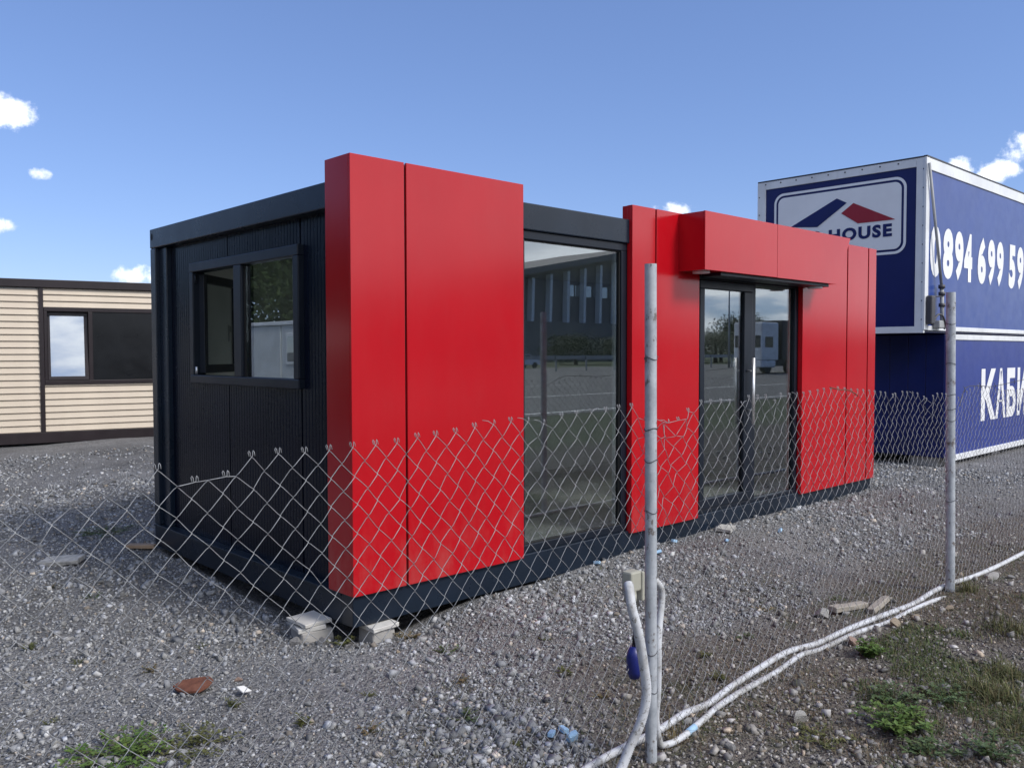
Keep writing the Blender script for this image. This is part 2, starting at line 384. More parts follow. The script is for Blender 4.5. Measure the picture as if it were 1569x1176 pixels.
for yy in (-18.6, -18.6-7.5, -12.4):
    if yy == -26.1:
        bm_ = MB()
        for k in range(-40, 60): bm_.quad((k*9, yy, -.081), (k*9+4, yy, -.081), (k*9+4, yy+.18, -.081), (k*9, yy+.18, -.081))
        o = bm_.build('lane_marking', 'road_white')
    else: o = MB().quad((-600, yy, -.081), (900, yy, -.081), (900, yy+.2, -.081), (-600, yy+.2, -.081)).build('lane_marking', 'road_white')
    tag(o, kind='structure')
hx = np.linspace(-3600, 3600, 220); rows = []
for s_ in range(7):
    t = s_/6; rows.append(np.stack([hx, np.full_like(hx, -2400-900*t), -2+(math.sin(t*1.57))*(150+70*np.sin(hx*.0017+1)+45*np.sin(hx*.0053)+14*np.sin(hx*.019+t*3))], -1))
HV = np.concatenate(rows); I = np.arange(7*220).reshape(7, 220)
tag(obj('hills', np_mesh('hills', HV, np.stack([I[:-1, :-1], I[:-1, 1:], I[1:, 1:], I[1:, :-1]], -1).reshape(-1, 4), True), 'hill_green'), kind='structure')

# ------------------------------------------------------------------ the red and black container
L_, WD, ZB, ZT, RT, RB = 6.83, 3.03, .19, 2.63, 2.74, .19
C_ = thing('container_office', 'black office container with glossy red cladding, glass doors and a red canopy', 'container')
A_ = 'anthracite'
part('base_beam', A_, C_, (0, .03, 0, L_, .15, .205), bev=.006)
part('base_beam', A_, C_, (.004, .152, 0, .12, WD, .165), (-.006, .152, .165, .12, WD, .185), bev=.005)
part('base_beam', A_, C_, (.122, WD-.12, 0, L_-.122, WD, .2)); part('base_beam', A_, C_, (L_-.12, .152, 0, L_, WD, .2))
part('roof_beam', A_, C_, (0, .03, 2.445, L_, .15, ZT), bev=.008); part('roof_beam', A_, C_, (0, .152, 2.462, .12, WD, ZT-.01), bev=.008)
part('roof_beam', A_, C_, (.122, WD-.12, 2.46, L_-.122, WD, ZT-.01)); part('roof_beam', A_, C_, (L_-.12, .152, 2.46, L_, WD, ZT-.01))
part('roof_sheet', A_, C_, (.05, .1, ZT-.03, L_-.05, WD-.05, ZT-.013))
po = part('corner_post', A_, C_, (.002, 2.925, .186, .12, WD-.002, 2.46), (.035, 2.78, .186, .11, 2.924, 2.46), bev=.006)
hole_disc = MB()
hole_disc.prism([(2.985+.016*math.cos(t), 2.555+.028*math.sin(t)) for t in np.linspace(0, 6.283, 17)[:-1]], 0, -.002, .01); hole_disc.build('hole_shade_disc', 'joint_black', po)  # black disc proud of the post, painting the dark of an opening
part('corner_post', A_, C_, (.002, .035, .206, .12, .15, 2.444)); part('corner_post', A_, C_, (L_-.12, .035, .206, L_-.002, .15, 2.444)); part('corner_post', A_, C_, (L_-.12, WD-.12, .2, L_-.002, WD-.002, 2.46))
# ribbed end wall panels, cut round the window
WY0, WY1, WZ0, WZ1 = .68, 2.335, 1.375, 2.292
def ribbed(name, pieces, seamL):
    b = MB()
    for (y0, y1, z0, z1) in pieces:
        pr = []; y = y0; k = 0
        while y < y1-1e-6:
            pr += [(y, .0735), (min(y+.026, y1), .0735), (min(y+.031, y1), .075), (min(y+.035, y1), .075)]; y += .04
        pr += [(y1, .0735)]
        lo = [b.bm.verts.new((x, yy, z0)) for yy, x in pr]; hi = [b.bm.verts.new((x, yy, z1)) for yy, x in pr]
        for i in range(len(pr)-1):
            if pr[i+1][0]-pr[i][0] > 1e-6: b.bm.faces.new((lo[i], hi[i], hi[i+1], lo[i+1]))
        b.box(.0775, y0, z0, .11, y1, z1)
    return b.build(name, 'anthracite_panel', C_)
e = .008
ribbed('wall_panel', [(1.755+e, WY1, .186, WZ0), (1.755+e, WY1, WZ1, 2.46), (WY1, 2.779, .186, 2.46)], 0)
ribbed('wall_panel', [(.718+e, 1.755-e, .186, WZ0)], 0); ribbed('wall_panel', [(.718+e, 1.755-e, WZ1, 2.46)], 0)
ribbed('wall_panel', [(.152, WY0, .186, 2.46), (WY0, .718-e, .186, WZ0), (WY0, .718-e, WZ1, 2.46)], 0)
part('wall_backing', 'joint_black', C_, (.111, .152, .19, .125, WY0+.02, 2.46), (.111, WY1-.02, .19, .125, 2.92, 2.46), (.111, WY0+.021, .19, .125, WY1-.021, WZ0+.02), (.111, WY0+.021, WZ1-.02, .125, WY1-.021, 2.46))
# end window: fixed light and an inward swung sash
Wn = part('window', 'frame_dark', C_, (.03, WY0, WZ0, .13, WY1, 1.437), (.03, WY0, 2.222, .13, WY1, WZ1), (.031, WY0, 1.4375, .13, .748, 2.2215), (.031, 2.27, 1.4375, .13, WY1, 2.2215), (.031, 1.468, 1.4375, .13, 1.585, 2.2215), bev=.006)
tag(part('fixed_pane', 'window_glass', Wn, (.07, .75, 1.438, .078, 1.467, 2.221), bev=0))
for ya in (.7485, 1.458): part('glazing_bead', 'joint_black', Wn, (.052, ya, 1.4375, .066, ya+.0095, 2.2215), bev=0)
sw = MB(); W_ = .675; H0, H1 = 1.448, 2.212
for q in ((0, -.03, H0, .06, .03, H1), (W_-.06, -.03, H0, W_, .03, H1), (.06, -.029, H0, W_-.06, .029, H0+.065), (.06, -.029, H1-.065, W_-.06, .029, H1)): sw.box(*q, bev=.005)
th = R(131)
sash = sw.build('window_sash', 'frame_dark', Wn, (.09, 2.262, 0), (0, 0, th-math.pi/2))
part('pane', 'window_glass', sash, (.06, -.004, H0+.065, W_-.06, .004, H1-.065), bev=0)
part('handle', 'frame_dark', sash, (W_-.045, .03, 1.78, W_-.02, .055, 1.83), (W_-.042, .055, 1.70, W_-.024, .068, 1.84))
for zz in (1.47, 2.17): MB().tube([(.05, 2.262, zz-.03), (.05, 2.262, zz+.03)], .009, 10).build('hinge', 'steel' if zz < 2 else 'frame_dark', Wn)
# shell behind the cladding, interior
part('floor', 'interior_floor', C_, (.13, .16, .12, L_-.13, WD-.13, .2), bev=0)
part('ceiling', 'interior_wall', C_, (.13, .16, 2.46, L_-.13, WD-.13, 2.5), bev=0)
part('rear_wall', 'anthracite_panel', C_, (.122, WD-.07, .2, L_-.122, WD-.02, 2.46), bev=0)
part('end_wall', 'anthracite_panel', C_, (L_-.07, .152, .2, L_-.02, WD-.122, 2.46), bev=0)
for q_ in ((.14, WD-.10, .2, L_-.14, WD-.072, 2.46), (L_-.10, .17, .2, L_-.072, WD-.122, 2.46), (.126, .17, .2, .139, WY0, 2.46), (.126, WY1, .2, .139, WD-.122, 2.46), (.126, WY0, .2, .139, WY1, WZ0), (.126, WY0, WZ1, .139, WY1, 2.46)): part('interior_lining', 'interior_wall', C_, q_, bev=0)
for q_ in ((.121, .06, .206, 1.362, .14, 2.444), (2.535, .06, .206, 3.428, .14, 2.444), (5.202, .06, .206, L_-.121, .14, 2.444), (3.428, .06, 2.262, 5.202, .14, 2.444)): part('front_wall', 'joint_black', C_, q_, bev=0)
for q_ in ((.14, .141, .2, 1.36, .16, 2.444), (2.54, .141, .2, 3.42, .16, 2.444), (5.21, .141, .2, L_-.14, .16, 2.444)): part('interior_lining', 'interior_wall', C_, q_, bev=0)
# red cladding, one tray per panel: front sheet with folded returns
def tray(x0, x1, z0, z1, left=0., right=0., top=.05):
    b = MB(); b.box(x0, 0, z0, x1, .018, z1, bev=.0025)
    if left: b.box(x0, .0185, z0, x0+.014, left, z1, bev=.002)
    if right: b.box(x1-.014, .0185, z0, x1, right, z1, bev=.002)
    if top: b.box(x0+.0145, .0185, z1-.014, x1-.0145, top, z1-.001, bev=.002)
    return b.build('cladding_panel', 'red_panel', C_)
tray(-.016, .364, RB, RT, left=.27, top=.26); tray(.380, 1.359, RB, RT, right=.055, top=.26)
tray(2.53, 2.819, RB, RT, left=.052, top=.1); tray(2.837, 3.43, RB, RT, right=.05, top=.1)
tray(5.197, 6.136, RB, RT, left=.05, top=.1); tray(6.160, 6.634, RB, RT, top=.1); tray(6.658, L_+.012, RB, RT, right=.1, top=.1)
tray(3.434, 5.193, 2.262, RT, top=.1)
for q_ in ((2.531, .0525, ZT+.002, 2.545, .1, RT-.002), (1.345, .056, ZT+.002, 1.359, .26, RT-.002), (.002, .2705, ZT+.002, .4, .285, RT-.002), (.4, .262, ZT+.002, 1.359, .276, RT-.002)): part('cladding_panel', 'red_panel', C_, q_, bev=.002)
for q_ in ((.02, .0195, .192, 1.33, .0285, RT-.03), (2.56, .0195, .192, 3.41, .0285, RT-.03), (5.22, .0195, .192, L_-.02, .0285, RT-.03)): part('joint_backing', 'joint_black', C_, q_, bev=0)
# canopy
CX0, CX1, CY, CZ0, CZ1 = 3.13, 5.66, -.256, 2.264, 2.732
can = MB().prism([(CX0, CZ0), (CX1-.262, CZ0), (CX1-.004, CZ1-.003), (CX0, CZ1-.003)], 1, CY+.02, -.001).build('canopy', 'red_panel', C_)
part('canopy_panel', 'red_panel', can, (CX0, CY, CZ0-.001, 4.249, CY+.0195, CZ1), bev=.0025); MB().prism([(4.2525, CZ0-.001), (CX1-.26, CZ0-.001), (CX1, CZ1), (4.2525, CZ1)], 1, CY, CY+.0195).build('canopy_panel', 'red_panel', can)
part('soffit_strip', 'frame_dark', can, (3.42, -.215, CZ0-.03, 5.30, -.03, CZ0-.001), bev=.003)
for xx in (3.27, 5.20):
    MB().prism([(xx+.07*math.cos(t), -.125+.07*math.sin(t)) for t in np.linspace(0, 6.283, 25)[:-1]], 2, CZ0-.014 if xx < 4 else CZ0-.045, CZ0-.0012 if xx < 4 else CZ0-.031).build('soffit_light', 'white_frame', can)
# shop window
SW = part('shop_window', 'frame_dark', C_, (1.36, .05, .206, 2.529, .13, .262), (1.36, .05, 2.385, 2.529, .13, 2.444), (1.361, .051, .2625, 1.42, .13, 2.3845), (2.462, .051, .2625, 2.528, .13, 2.3845), bev=.005)
part('pane', 'window_glass', SW, (1.42, .078, .262, 2.462, .086, 2.385), bev=0)
part('glazing_bead', 'white_frame', SW, (2.44, .1, .262, 2.455, .125, 2.385), bev=0)
part('glazing_bead', 'joint_black', SW, (1.4205, .066, .2625, 2.4615, .0775, .27), (2.453, .066, .2705, 2.4615, .0775, 2.376), (1.4205, .066, 2.3765, 2.4615, .0775, 2.3845), bev=0)
# glazed entrance: hinged leaf and fixed light
DR = part('entrance', 'frame_dark', C_, (3.432, .05, .206, 5.195, .14, .236), (3.432, .05, 2.228, 5.195, .14, 2.261), (3.433, .051, .2365, 3.5, .14, 2.2275), (5.14, .051, .2365, 5.194, .14, 2.2275), (4.345, .051, .2365, 4.41, .14, 2.2275), bev=.004)
leaf = part('door_leaf', 'frame_dark', DR, (3.503, .04, .24, 4.342, .1, .325), (3.503, .04, 2.15, 4.342, .1, 2.224), (3.504, .041, .3255, 3.575, .1, 2.1495), (4.205, .041, .3255, 4.341, .1, 2.1495), bev=.006)
part('pane', 'window_glass', leaf, (3.575, .066, .325, 4.205, .074, 2.15), bev=0)
for ya, yb_ in ((.041, -.02), (.101, .16)):
    hb = MB().tube([(4.262, yb_, .94), (4.262, yb_, 1.55)], .0145, 12).build('pull_handle', 'steel', leaf)
    for zz in (1.07, 1.43): MB().tube([(4.262, yb_, zz), (4.262, ya, zz)], .009, 8).build('standoff', 'steel', hb)
part('fixed_pane', 'window_glass', DR, (4.41, .078, .236, 5.14, .086, 2.228), bev=0)
part('glazing_bead', 'white_frame', DR, (5.118, .1, .24, 5.134, .125, 2.22), bev=0)

# ------------------------------------------------------------------ beige cabin
ang = R(-13); Bc = thing('beige_cabin', 'beige plank sided cabin with dark brown trim standing behind the black container', 'cabin', (.989, 12.53, 0), ang)
U0, U1, D1 = -4.2, 6.2, 2.5
part('base_beam', 'brown_trim', Bc, (U0, -.04, .03, U1, .1, .218), bev=.006); part('base_beam', 'brown_trim', Bc, (U0, .102, .03, U0+.12, D1, .2)); part('base_beam', 'brown_trim', Bc, (U1-.12, .102, .03, U1, D1, .2))
part('roof_beam', 'brown_trim', Bc, (U0, -.05, 2.745, U1, .1, 2.885), bev=.008); part('roof_beam', 'brown_trim', Bc, (U0, .102, 2.745, U0+.12, D1, 2.88)); part('roof_beam', 'brown_trim', Bc, (U1-.12, .102, 2.745, U1, D1, 2.88)); part('roof_sheet', 'brown_trim', Bc, (U0+.1, .1, 2.83, U1-.1, D1, 2.86))
for ux in (U0+.05, -2.0, .665, 3.05, U1-.05): part('trim_post', 'brown_trim', Bc, (ux-.036, -.03, .219, ux+.036, .04, 2.744), bev=.004)
for q_ in ((U0+.05, .04, .2, .72, .1, 2.74), (1.44, .04, .2, U1-.05, .1, 2.74), (.7205, .04, .2, 1.4395, .1, 1.10), (.7205, .04, 2.35, 1.4395, .1, 2.74), (U0+.05, D1-.1, .2, U1-.05, D1, 2.74), (U0, .11, .2, U0+.1, D1-.11, 2.74), (U1-.1, .11, .2, U1, D1-.11, 2.74)): part('wall', 'interior_wall', Bc, q_, bev=0)
bwz0, bwz1, bwu0, bwu1 = 1.05, 2.41, .703, 3.012
plank_cache = {}
def plank(u0, u1, z):
    k = round(u1-u0, 3)
    if k not in plank_cache:
        b = MB(); b.prism([(.036, 0), (-.004, 0), (-.012, .006), (-.012, .014), (.012, .108), (.036, .108)], 0, 0, k); plank_cache[k] = b.mesh('siding_plank')
    obj('siding_plank', plank_cache[k], 'beige_siding', Bc, (u0, 0, z))
for (ua, ub) in ((U0+.086, -2.036), (-1.964, .629), (.701, 3.014), (3.086, U1-.086)):
    runs = ((.222, bwz0-.02), (bwz1-.01, 2.70)) if abs(ua-.701) < .01 else ((.222, 2.70),)
    for za, zb_ in runs:
        z = za
        while z < zb_: plank(ua, ub, z); z += .1135
BW = part('window', 'brown_trim', Bc, (bwu0, -.035, bwz0, bwu1, .05, bwz0+.07), (bwu0, -.035, bwz1-.075, bwu1, .05, bwz1), (bwu0+.001, -.034, bwz0+.0705, bwu0+.05, .05, bwz1-.0755), (1.40, -.034, bwz0+.0705, 1.47, .05, bwz1-.0755), (bwu1-.05, -.034, bwz0+.0705, bwu1-.001, .05, bwz1-.0755), bev=.006)
bs = part('sash', 'brown_trim', BW, (.755, -.045, 0, 1.398, .0, .068), (.755, -.045, 1.14, 1.398, .0, 1.211), (.756, -.044, .0685, .80, .0, 1.1395), (1.335, -.044, .0685, 1.397, .0, 1.1395), bev=.006)
bs.location = (0, 0, 1.122); bs.rotation_euler = (R(-5.5), 0, 0)          # tilted inward at the top
part('pane', 'cabin_glass', bs, (.80, -.03, .068, 1.335, -.022, 1.14), bev=0)
part('pane', 'dark_film', BW, (1.47, -.016, bwz0+.07, bwu1-.05, -.008, bwz1-.075), bev=0)
part('blind', 'dark_void', BW, (1.46, .02, bwz0+.075, bwu1-.055, .035, bwz1-.08), bev=0)
for ux in (U0+.3, -.8, 2.2, U1-.4): tag(part('concrete_pad', 'concrete', Bc, (ux, .0, -.12, ux+.3, .4, .029), bev=.008))

# ------------------------------------------------------------------ blue cabins with banners
def slab_x(name, mat, parent, x, y0, y1, z0, z1, t=.004): return part(name, mat, parent, (x-t, y0, z0, x, y1, z1), bev=0)
Xu, Yf = 9.67, .567
Ub = thing('sign_cabin', 'upper blue cabin with a phone number banner and a roof logo sign', 'cabin', (0, 0, 1.862))
Z = lambda z: z-1.862
part('body', 'navy_wall', Ub, (Xu+.05, Yf+.05, 0.004, 16.2, 3.17, Z(4.27)), bev=.01)
fr = part('sign_frame', 'white_frame', Ub, (Xu, .575, Z(1.862), Xu+.049, .70, Z(4.29)), (Xu, 3.035, Z(1.862), Xu+.049, 3.175, Z(4.29)), (Xu+.001, .701, Z(4.17), Xu+.049, 3.034, Z(4.289)), (Xu+.001, .701, Z(1.863), Xu+.049, 3.034, Z(1.955)), bev=.004)
for k in range(9): MB().tube([(Xu-.006, .95+k*.26, Z(4.25)), (Xu+.004, .95+k*.26, Z(4.25))], .011, 8).build('bolt', 'tie_wire', fr)
for k in range(9): MB().tube([(Xu-.006, .60, Z(2.05)+k*.26), (Xu+.004, .60, Z(2.05)+k*.26)], .010, 8).build('bolt', 'tie_wire', fr)
for k in range(8): MB().tube([(Xu-.006, 3.14, Z(2.1)+k*.28), (Xu+.004, 3.14, Z(2.1)+k*.28)], .010, 8).build('bolt', 'tie_wire', fr)
sign = slab_x('sign_panel', 'navy_print', Ub, Xu+.03, .70, 3.035, Z(1.955), Z(4.17), .012)
def rrect(y0, y1, z0, z1, r, n=8):
    pts = []
    for cy_, cz_, a in ((y1-r, z1-r, 0), (y0+r, z1-r, 90), (y0+r, z0+r, 180), (y1-r, z0+r, 270)):
        for k in range(n+1): t = R(a+90*k/n); pts.append((cy_+r*math.cos(t), cz_+r*math.sin(t)))
    return pts
def flat(name, mat, pts, x, parent): return MB().prism([(y, Z(z)) for y, z in pts], 0, x, x+.002).build(name, mat, parent)
# outline ring as a strip of quads, then the white field and the marks on it
ro, ri = rrect(.835, 2.885, 2.99, 4.075, .16), rrect(.872, 2.848, 3.027, 4.038, .128)
rg = MB(); A1 = [rg.bm.verts.new((Xu+.013, y, Z(z))) for y, z in ro]; A2 = [rg.bm.verts.new((Xu+.013, y, Z(z))) for y, z in ri]
for i in range(len(ro)): rg.bm.faces.new((A1[i], A1[(i+1) % len(ro)], A2[(i+1) % len(ro)], A2[i]))
rg.build('sign_outline', 'white_print', sign)
flat('sign_field', 'white_print', rrect(.905, 2.815, 3.06, 4.005, .10), Xu+.011, sign)
flat('roof_mark', 'navy_print', [(1.854, 3.884), (1.70, 3.80), (2.16, 3.492), (2.60, 3.535)], Xu+.005, sign)
flat('roof_mark', 'red_print', [(1.60, 3.785), (1.785, 3.655), (1.53, 3.48), (.985, 3.478)], Xu+.005, sign)
def text_on_x(body, ya, yb2, z0, z1, x, mat, parent, bold, space=1.05):
    me = text_mesh(body, abs(ya-yb2), z1-z0, bold, space)
    for v in me.vertices: a, c_ = v.co.x, v.co.y; v.co = (x, ya-a, Z(z0)+c_)
    return obj('lettering', me, mat, parent)
text_on_x('D', 2.235, 2.085, 3.245, 3.43, Xu+.005, 'navy_print', sign, .045, 1.12)
text_on_x('HOUSE', 1.975, 1.03, 3.245, 3.43, Xu+.005, 'navy_print', sign, .045, 1.18)
# front banner
bf = part('banner_frame', 'white_frame', Ub, (9.66, Yf-.01, Z(1.905), 9.78, Yf+.03, Z(4.29)), (9.781, Yf-.009, Z(4.13), 16.2, Yf+.03, Z(4.289)), (9.781, Yf-.009, Z(1.90), 16.2, Yf+.03, Z(1.965)), bev=.006)
bn = part('banner', 'banner_blue', Ub, (9.781, Yf+.008, Z(1.966), 16.2, Yf+.028, Z(4.129)), bev=0)
def text_on_y(body, xa, xb, z0, z1, y, mat, parent, bold, space=1., zo=0.):
    me = text_mesh(body, xb-xa, z1-z0, bold, space)
    for v in me.vertices: a, c_ = v.co.x, v.co.y; v.co = (xa+a, y, z0-zo+c_)
    return obj('lettering', me, mat, parent)
for body, xa, xb in (('0', 9.86, 10.25), ('8', 10.33, 10.72), ('9', 10.79, 11.13), ('4', 11.16, 11.5), ('6', 11.74, 12.10), ('9', 12.19, 12.52), ('9', 12.60, 12.93), ('5', 13.20, 13.53), ('9', 13.62, 13.96), ('9', 14.04, 14.38)):
    text_on_y(body, xa, xb, 2.655, 3.385, Yf+.004, 'white_print', bn, .055, 1., 1.862)
part('roof_rail', 'tie_wire', Ub, (Xu, Yf-.012, Z(4.291), 16.2, Yf+.04, Z(4.315)), (Xu-.005, Yf+.041, Z(4.291), Xu+.03, 3.17, Z(4.31)))
Lb = thing('banner_cabin', 'navy ground level cabin with white lettered blue banner, carrying the sign cabin', 'cabin')
XL = 10.53
part('body', 'navy_wall', Lb, (XL+.03, Yf+.05, .03, 16.6, 3.1, 1.858), bev=.01)
for i, (a, c_) in enumerate(((.60, .861), (.867, 1.118), (1.124, 1.393), (1.399, 1.67), (1.676, 1.95), (1.956, 2.23), (2.236, 2.51), (2.516, 2.79), (2.796, 3.07))): part('wall_panel', 'navy_wall', Lb, (XL, a, .04, XL+.029, c_, 1.85), bev=.004)
part('banner_frame', 'white_frame', Lb, (XL+.06, Yf-.012, 1.775, 16.6, Yf+.03, 1.855), (XL+.06, Yf-.012, -.03, 16.6, Yf+.03, .06), bev=.006)
bn2 = part('banner', 'banner_blue_low', Lb, (XL+.02, Yf+.006, .061, 16.6, Yf+.03, 1.774), bev=0)
for body, xa, xb in (('К', 11.99, 12.66), ('А', 12.66, 13.16), ('Б', 13.21, 13.67), ('И', 13.75, 14.25), ('Н', 14.34, 14.84), ('И', 14.93, 15.43)):
    text_on_y(body, xa, xb, .50, 1.325, Yf+.002, 'white_print', bn2, .028 if body == 'А' else .045)
for ux, uy in ((10.6, .7), (12.8, .65), (15.6, .65), (10.6, 2.6)): part('concrete_pad', 'concrete', Lb, (ux, uy, -.13, ux+.35, uy+.4, .029), bev=.01)
# pole and flood light fixed to the front of the sign cabin
Sp = thing('floodlight_pole', 'thin grey pole with clamps and a black floodlight across the corner of the blue banner', 'pole', (9.77, .5, 4.2))
o0 = Vector((9.77, .5, 4.2)); q = lambda x, y, z: Vector((x, y, z))-o0
MB().tube([q(9.674, .53, 4.20), q(10.11, .50, 2.50)], .02, 10).build('pole', 'lamp_pole', Sp)
MB().tube([q(10.11, .50, 2.50), q(10.15, .50, 1.93)], .028, 10).build('sleeve', 'lamp_pole', Sp)
for zz in (2.52, 2.42, 2.26): MB().tube([q(10.11+(2.5-zz)*.08, .50, zz-.025), q(10.11+(2.5-zz)*.08, .50, zz+.025)], .046, 10).build('clamp', 'tie_wire', Sp)
MB().tube([q(10.12, .49, 2.38), q(9.76, .51, 2.37)], .01, 6).build('arm', 'tie_wire', Sp)
fl = MB(); fl.box(*(tuple(q(9.69, .47, 1.98))+tuple(q(9.83, .555, 2.38))), bev=.02); fl.build('floodlight', 'tie_wire', Sp)
MB().tube(spline([q(9.82, .50, 2.03), q(9.94, .48, 2.12), q(10.06, .46, 2.10), q(10.14, .45, 1.98), q(10.12, .46, 1.92)]), .014, 6).build('cable', 'tie_wire', Sp)
bkt = MB(); bkt.box(*(tuple(q(9.95, .46, 1.93))+tuple(q(10.2, .555, 2.04))), bev=.015); bkt.build('bracket', 'lamp_pole', Sp)

# ------------------------------------------------------------------ chain link fence
FX0, FX1, WP, J = -4.18, 8.9, .0415, 33
topx = [-2.6, -2.2, -1.9, -1.6, -1.27, -.95, -.63, -.25, .94, 1.9, 3.4, 3.6, 3.75, 3.98, 4.2, 4.8, 5.8]
topz = [1.285, 1.29, 1.306, 1.316, 1.329, 1.35, 1.366, 1.375, 1.391, 1.384, 1.32, 1.29, 1.235, 1.29, 1.345, 1.29, 1.27]
def fy(x): return -2.002+.02*(x-.1)
Fc = thing('chain_link_fence', 'sagging galvanised chain link fence on round steel posts in front of the container', 'fence', (.118, -2.04, 0))
fo = Vector((.118, -2.04, 0))
dents = [(-.52, .03, .05), (.30, .075, .13), (.12, .05, .05), (.82, .03, .06), (1.16, .03, .05), (3.25, .04, .12), (2.7, .02, .1)]
nw = int((FX1-FX0)/WP)
jit = RNG.normal(0, 1, (nw+3, J+2, 3))
def node(cidx, j):
    """junction of the mesh at column cidx, row j, with sag and dents"""
    x = FX0+cidx*WP; zt = float(np.interp(x, topx, topz)); zb = G(x, fy(x))+.0
    t = j/J; z = zb+(zt-zb)*t
    d = jit[min(cidx, nw+2), min(j, J+1)]
    x += d[0]*.0022+.010*math.sin(x*2.1+z*3)*math.sin(z*2.3+1)+.006*math.sin(5.1*x+2*z)
    z += d[1]*.0022+.007*math.sin(x*3.3+1.3)+.004*math.sin(x*7+z*5)
    y = fy(x)+.018*math.sin(x*1.7+.4)*math.sin(2.2*z+.6)+d[2]*.0015
    for (dxx, dep, wd) in dents:
        k = math.exp(-((x-dxx)/wd)**2)*max(0, (t-.80)/.20)**1.5
        z -= dep*k; y += dep*.5*k*math.sin(cidx*1.7)
        if dep > .04: x += .018*k*math.sin(cidx*2.3+j); z += .02*k*math.sin(cidx*3.1)
    if j == J and -1.88 < x < -1.70: z -= .043; x += .012; y += .006      # two tips bent over
    k = math.exp(-((x-.3)/.12)**2)*math.exp(-((z-1.1)/.22)**2)     # torn and bunched part beside the post
    x -= .03*k; z += .012*k*math.sin(cidx*2.9+j*1.3); y += .015*k*math.sin(j*2.1+cidx)
    return Vector((x, y, z))
for k in range(nw):
    pts = []
    for j in range(J+1):
        cidx = k+((j+k) % 2); p0 = node(cidx, j)
        over = .0016*(1 if (j+k) % 2 else -1)
        pts.append(p0+Vector((over, 0, 0)))
        if j < J:
            p1 = node(k+((j+1+k) % 2), j+1); s_ = .0028*(1 if j % 2 else -1)
            for t in (.16, .5, .84): pts.append(p0.lerp(p1, t)+Vector((0, s_, 0)))
    e_ = pts[-1]; sg = 1 if (J+k) % 2 else -1
    if jit[k, 0, 0] > -1.6:
        pts += [e_+Vector((sg*v[0], v[1], v[2])) for v in ((.0018, 0, .003), (.0024, .001, .0115), (.0048, .003, .016), (.0075, .002, .012), (.007, -.003, .0015))]
    else: pts += [e_+Vector((sg*.02, .003, .012)), e_+Vector((sg*.045, .004, .016))]
    MB().tube([p_-fo for p_ in pts], .0012, 5).build('wire', 'galvanised', Fc)
def post(x, y, top, lean, r, mat, lab):
    zb = G(x, y)-.15; b = MB(); n = 24
    P_ = [Vector((x+lean[0]*(i/n), y+lean[1]*(i/n), zb+(top-zb)*i/n)) for i in range(n+1)]
    rad = [r*(1+.006*math.sin(i*1.3)) for i in range(n+1)]
    b.tube([p_-fo for p_ in P_], rad, 20, cap=False)
    # open pipe end: inner wall
    tp = P_[-1]-fo; b.tube([tp, tp-Vector((0, 0, .12))], r*.86, 20, cap=True)
    ring = MB(); ring.tube([tp-Vector((0,0,.0005)), tp+Vector((0,0,.0005))], r, 20)
    o = b.build('post', mat, Fc); o['label'] = lab
    return o, P_
p1, P1 = post(.118, -2.04, 1.965, (-.018, .0), .0245, 'post_paint', 'pale grey painted pipe post with chipped paint')
p2, P2 = post(3.70, -1.945, 2.02, (-.03, .02), .031, 'post_paint', 'weathered pipe post with rusty patches')
p3, P3 = post(7.28, -1.86, 2.0, (-.01, .02), .031, 'post_paint', 'weathered pipe post furthest along the fence')
def tie(P_, z, r, name='tie_wire'):
    c_ = min(P_, key=lambda v: abs(v.z-z)); a = [Vector((c_.x+r*math.cos(t), c_.y+r*math.sin(t), z+.006*math.sin(t*2+z*9)))-fo for t in np.linspace(0, 6.6, 22)]
    a += [a[-1]+Vector((.012, -.006, .008)), a[-1]+Vector((.022, -.012, .002))]
    MB().tube(a, .0017, 5).build(name, 'tie_wire', Fc)
for z in (1.58, 1.29, 1.16, .95, .36, .2): tie(P1, z, .0262)
for z in (1.80, 1.52, 1.30, 1.20, 1.12, .55): tie(P2, z, .0335)
for z in (1.25, .9, .4): tie(P3, z, .0335)
# loose strand with barbs and a broken wire end
bw = thing('barbed_wire', 'slack strand of dark barbed wire strung past the rusty fence post', 'wire', (4.0, -1.93, 1.3))
bo = Vector((4.0, -1.93, 1.3)); sp_ = spline([Vector(v) for v in ((3.70, -1.985, 1.22), (3.86, -1.95, 1.30), (4.016, -1.93, 1.348), (4.315, -1.93, 1.345), (4.531, -1.92, 1.334), (4.833, -1.93, 1.346), (5.305, -1.93, 1.371), (5.8, -1.92, 1.385), (6.6, -1.90, 1.37), (7.26, -1.895, 1.40))], 6)
MB().tube([v-bo for v in sp_], .0026, 6).build('strand', 'tie_wire', bw)
for i in (9, 17, 26, 33, 40):
    v = sp_[i]-bo; MB().tube([v+Vector((-.006, .004, .024)), v+Vector((.002, -.004, .0)), v+Vector((.008, .004, -.022))], .002, 5).build('barb', 'tie_wire', bw)
tag(MB().tube(spline([(1.68, -2.03, 1.415), (1.78, -2.035, 1.40), (1.9, -2.03, 1.392), (1.99, -2.03, 1.368), (2.03, -2.02, 1.355)]), .0032, 6).build('loose_wire', 'rusty_iron'), 'short rusty wire end lying along the fence top before the red panels', 'wire')

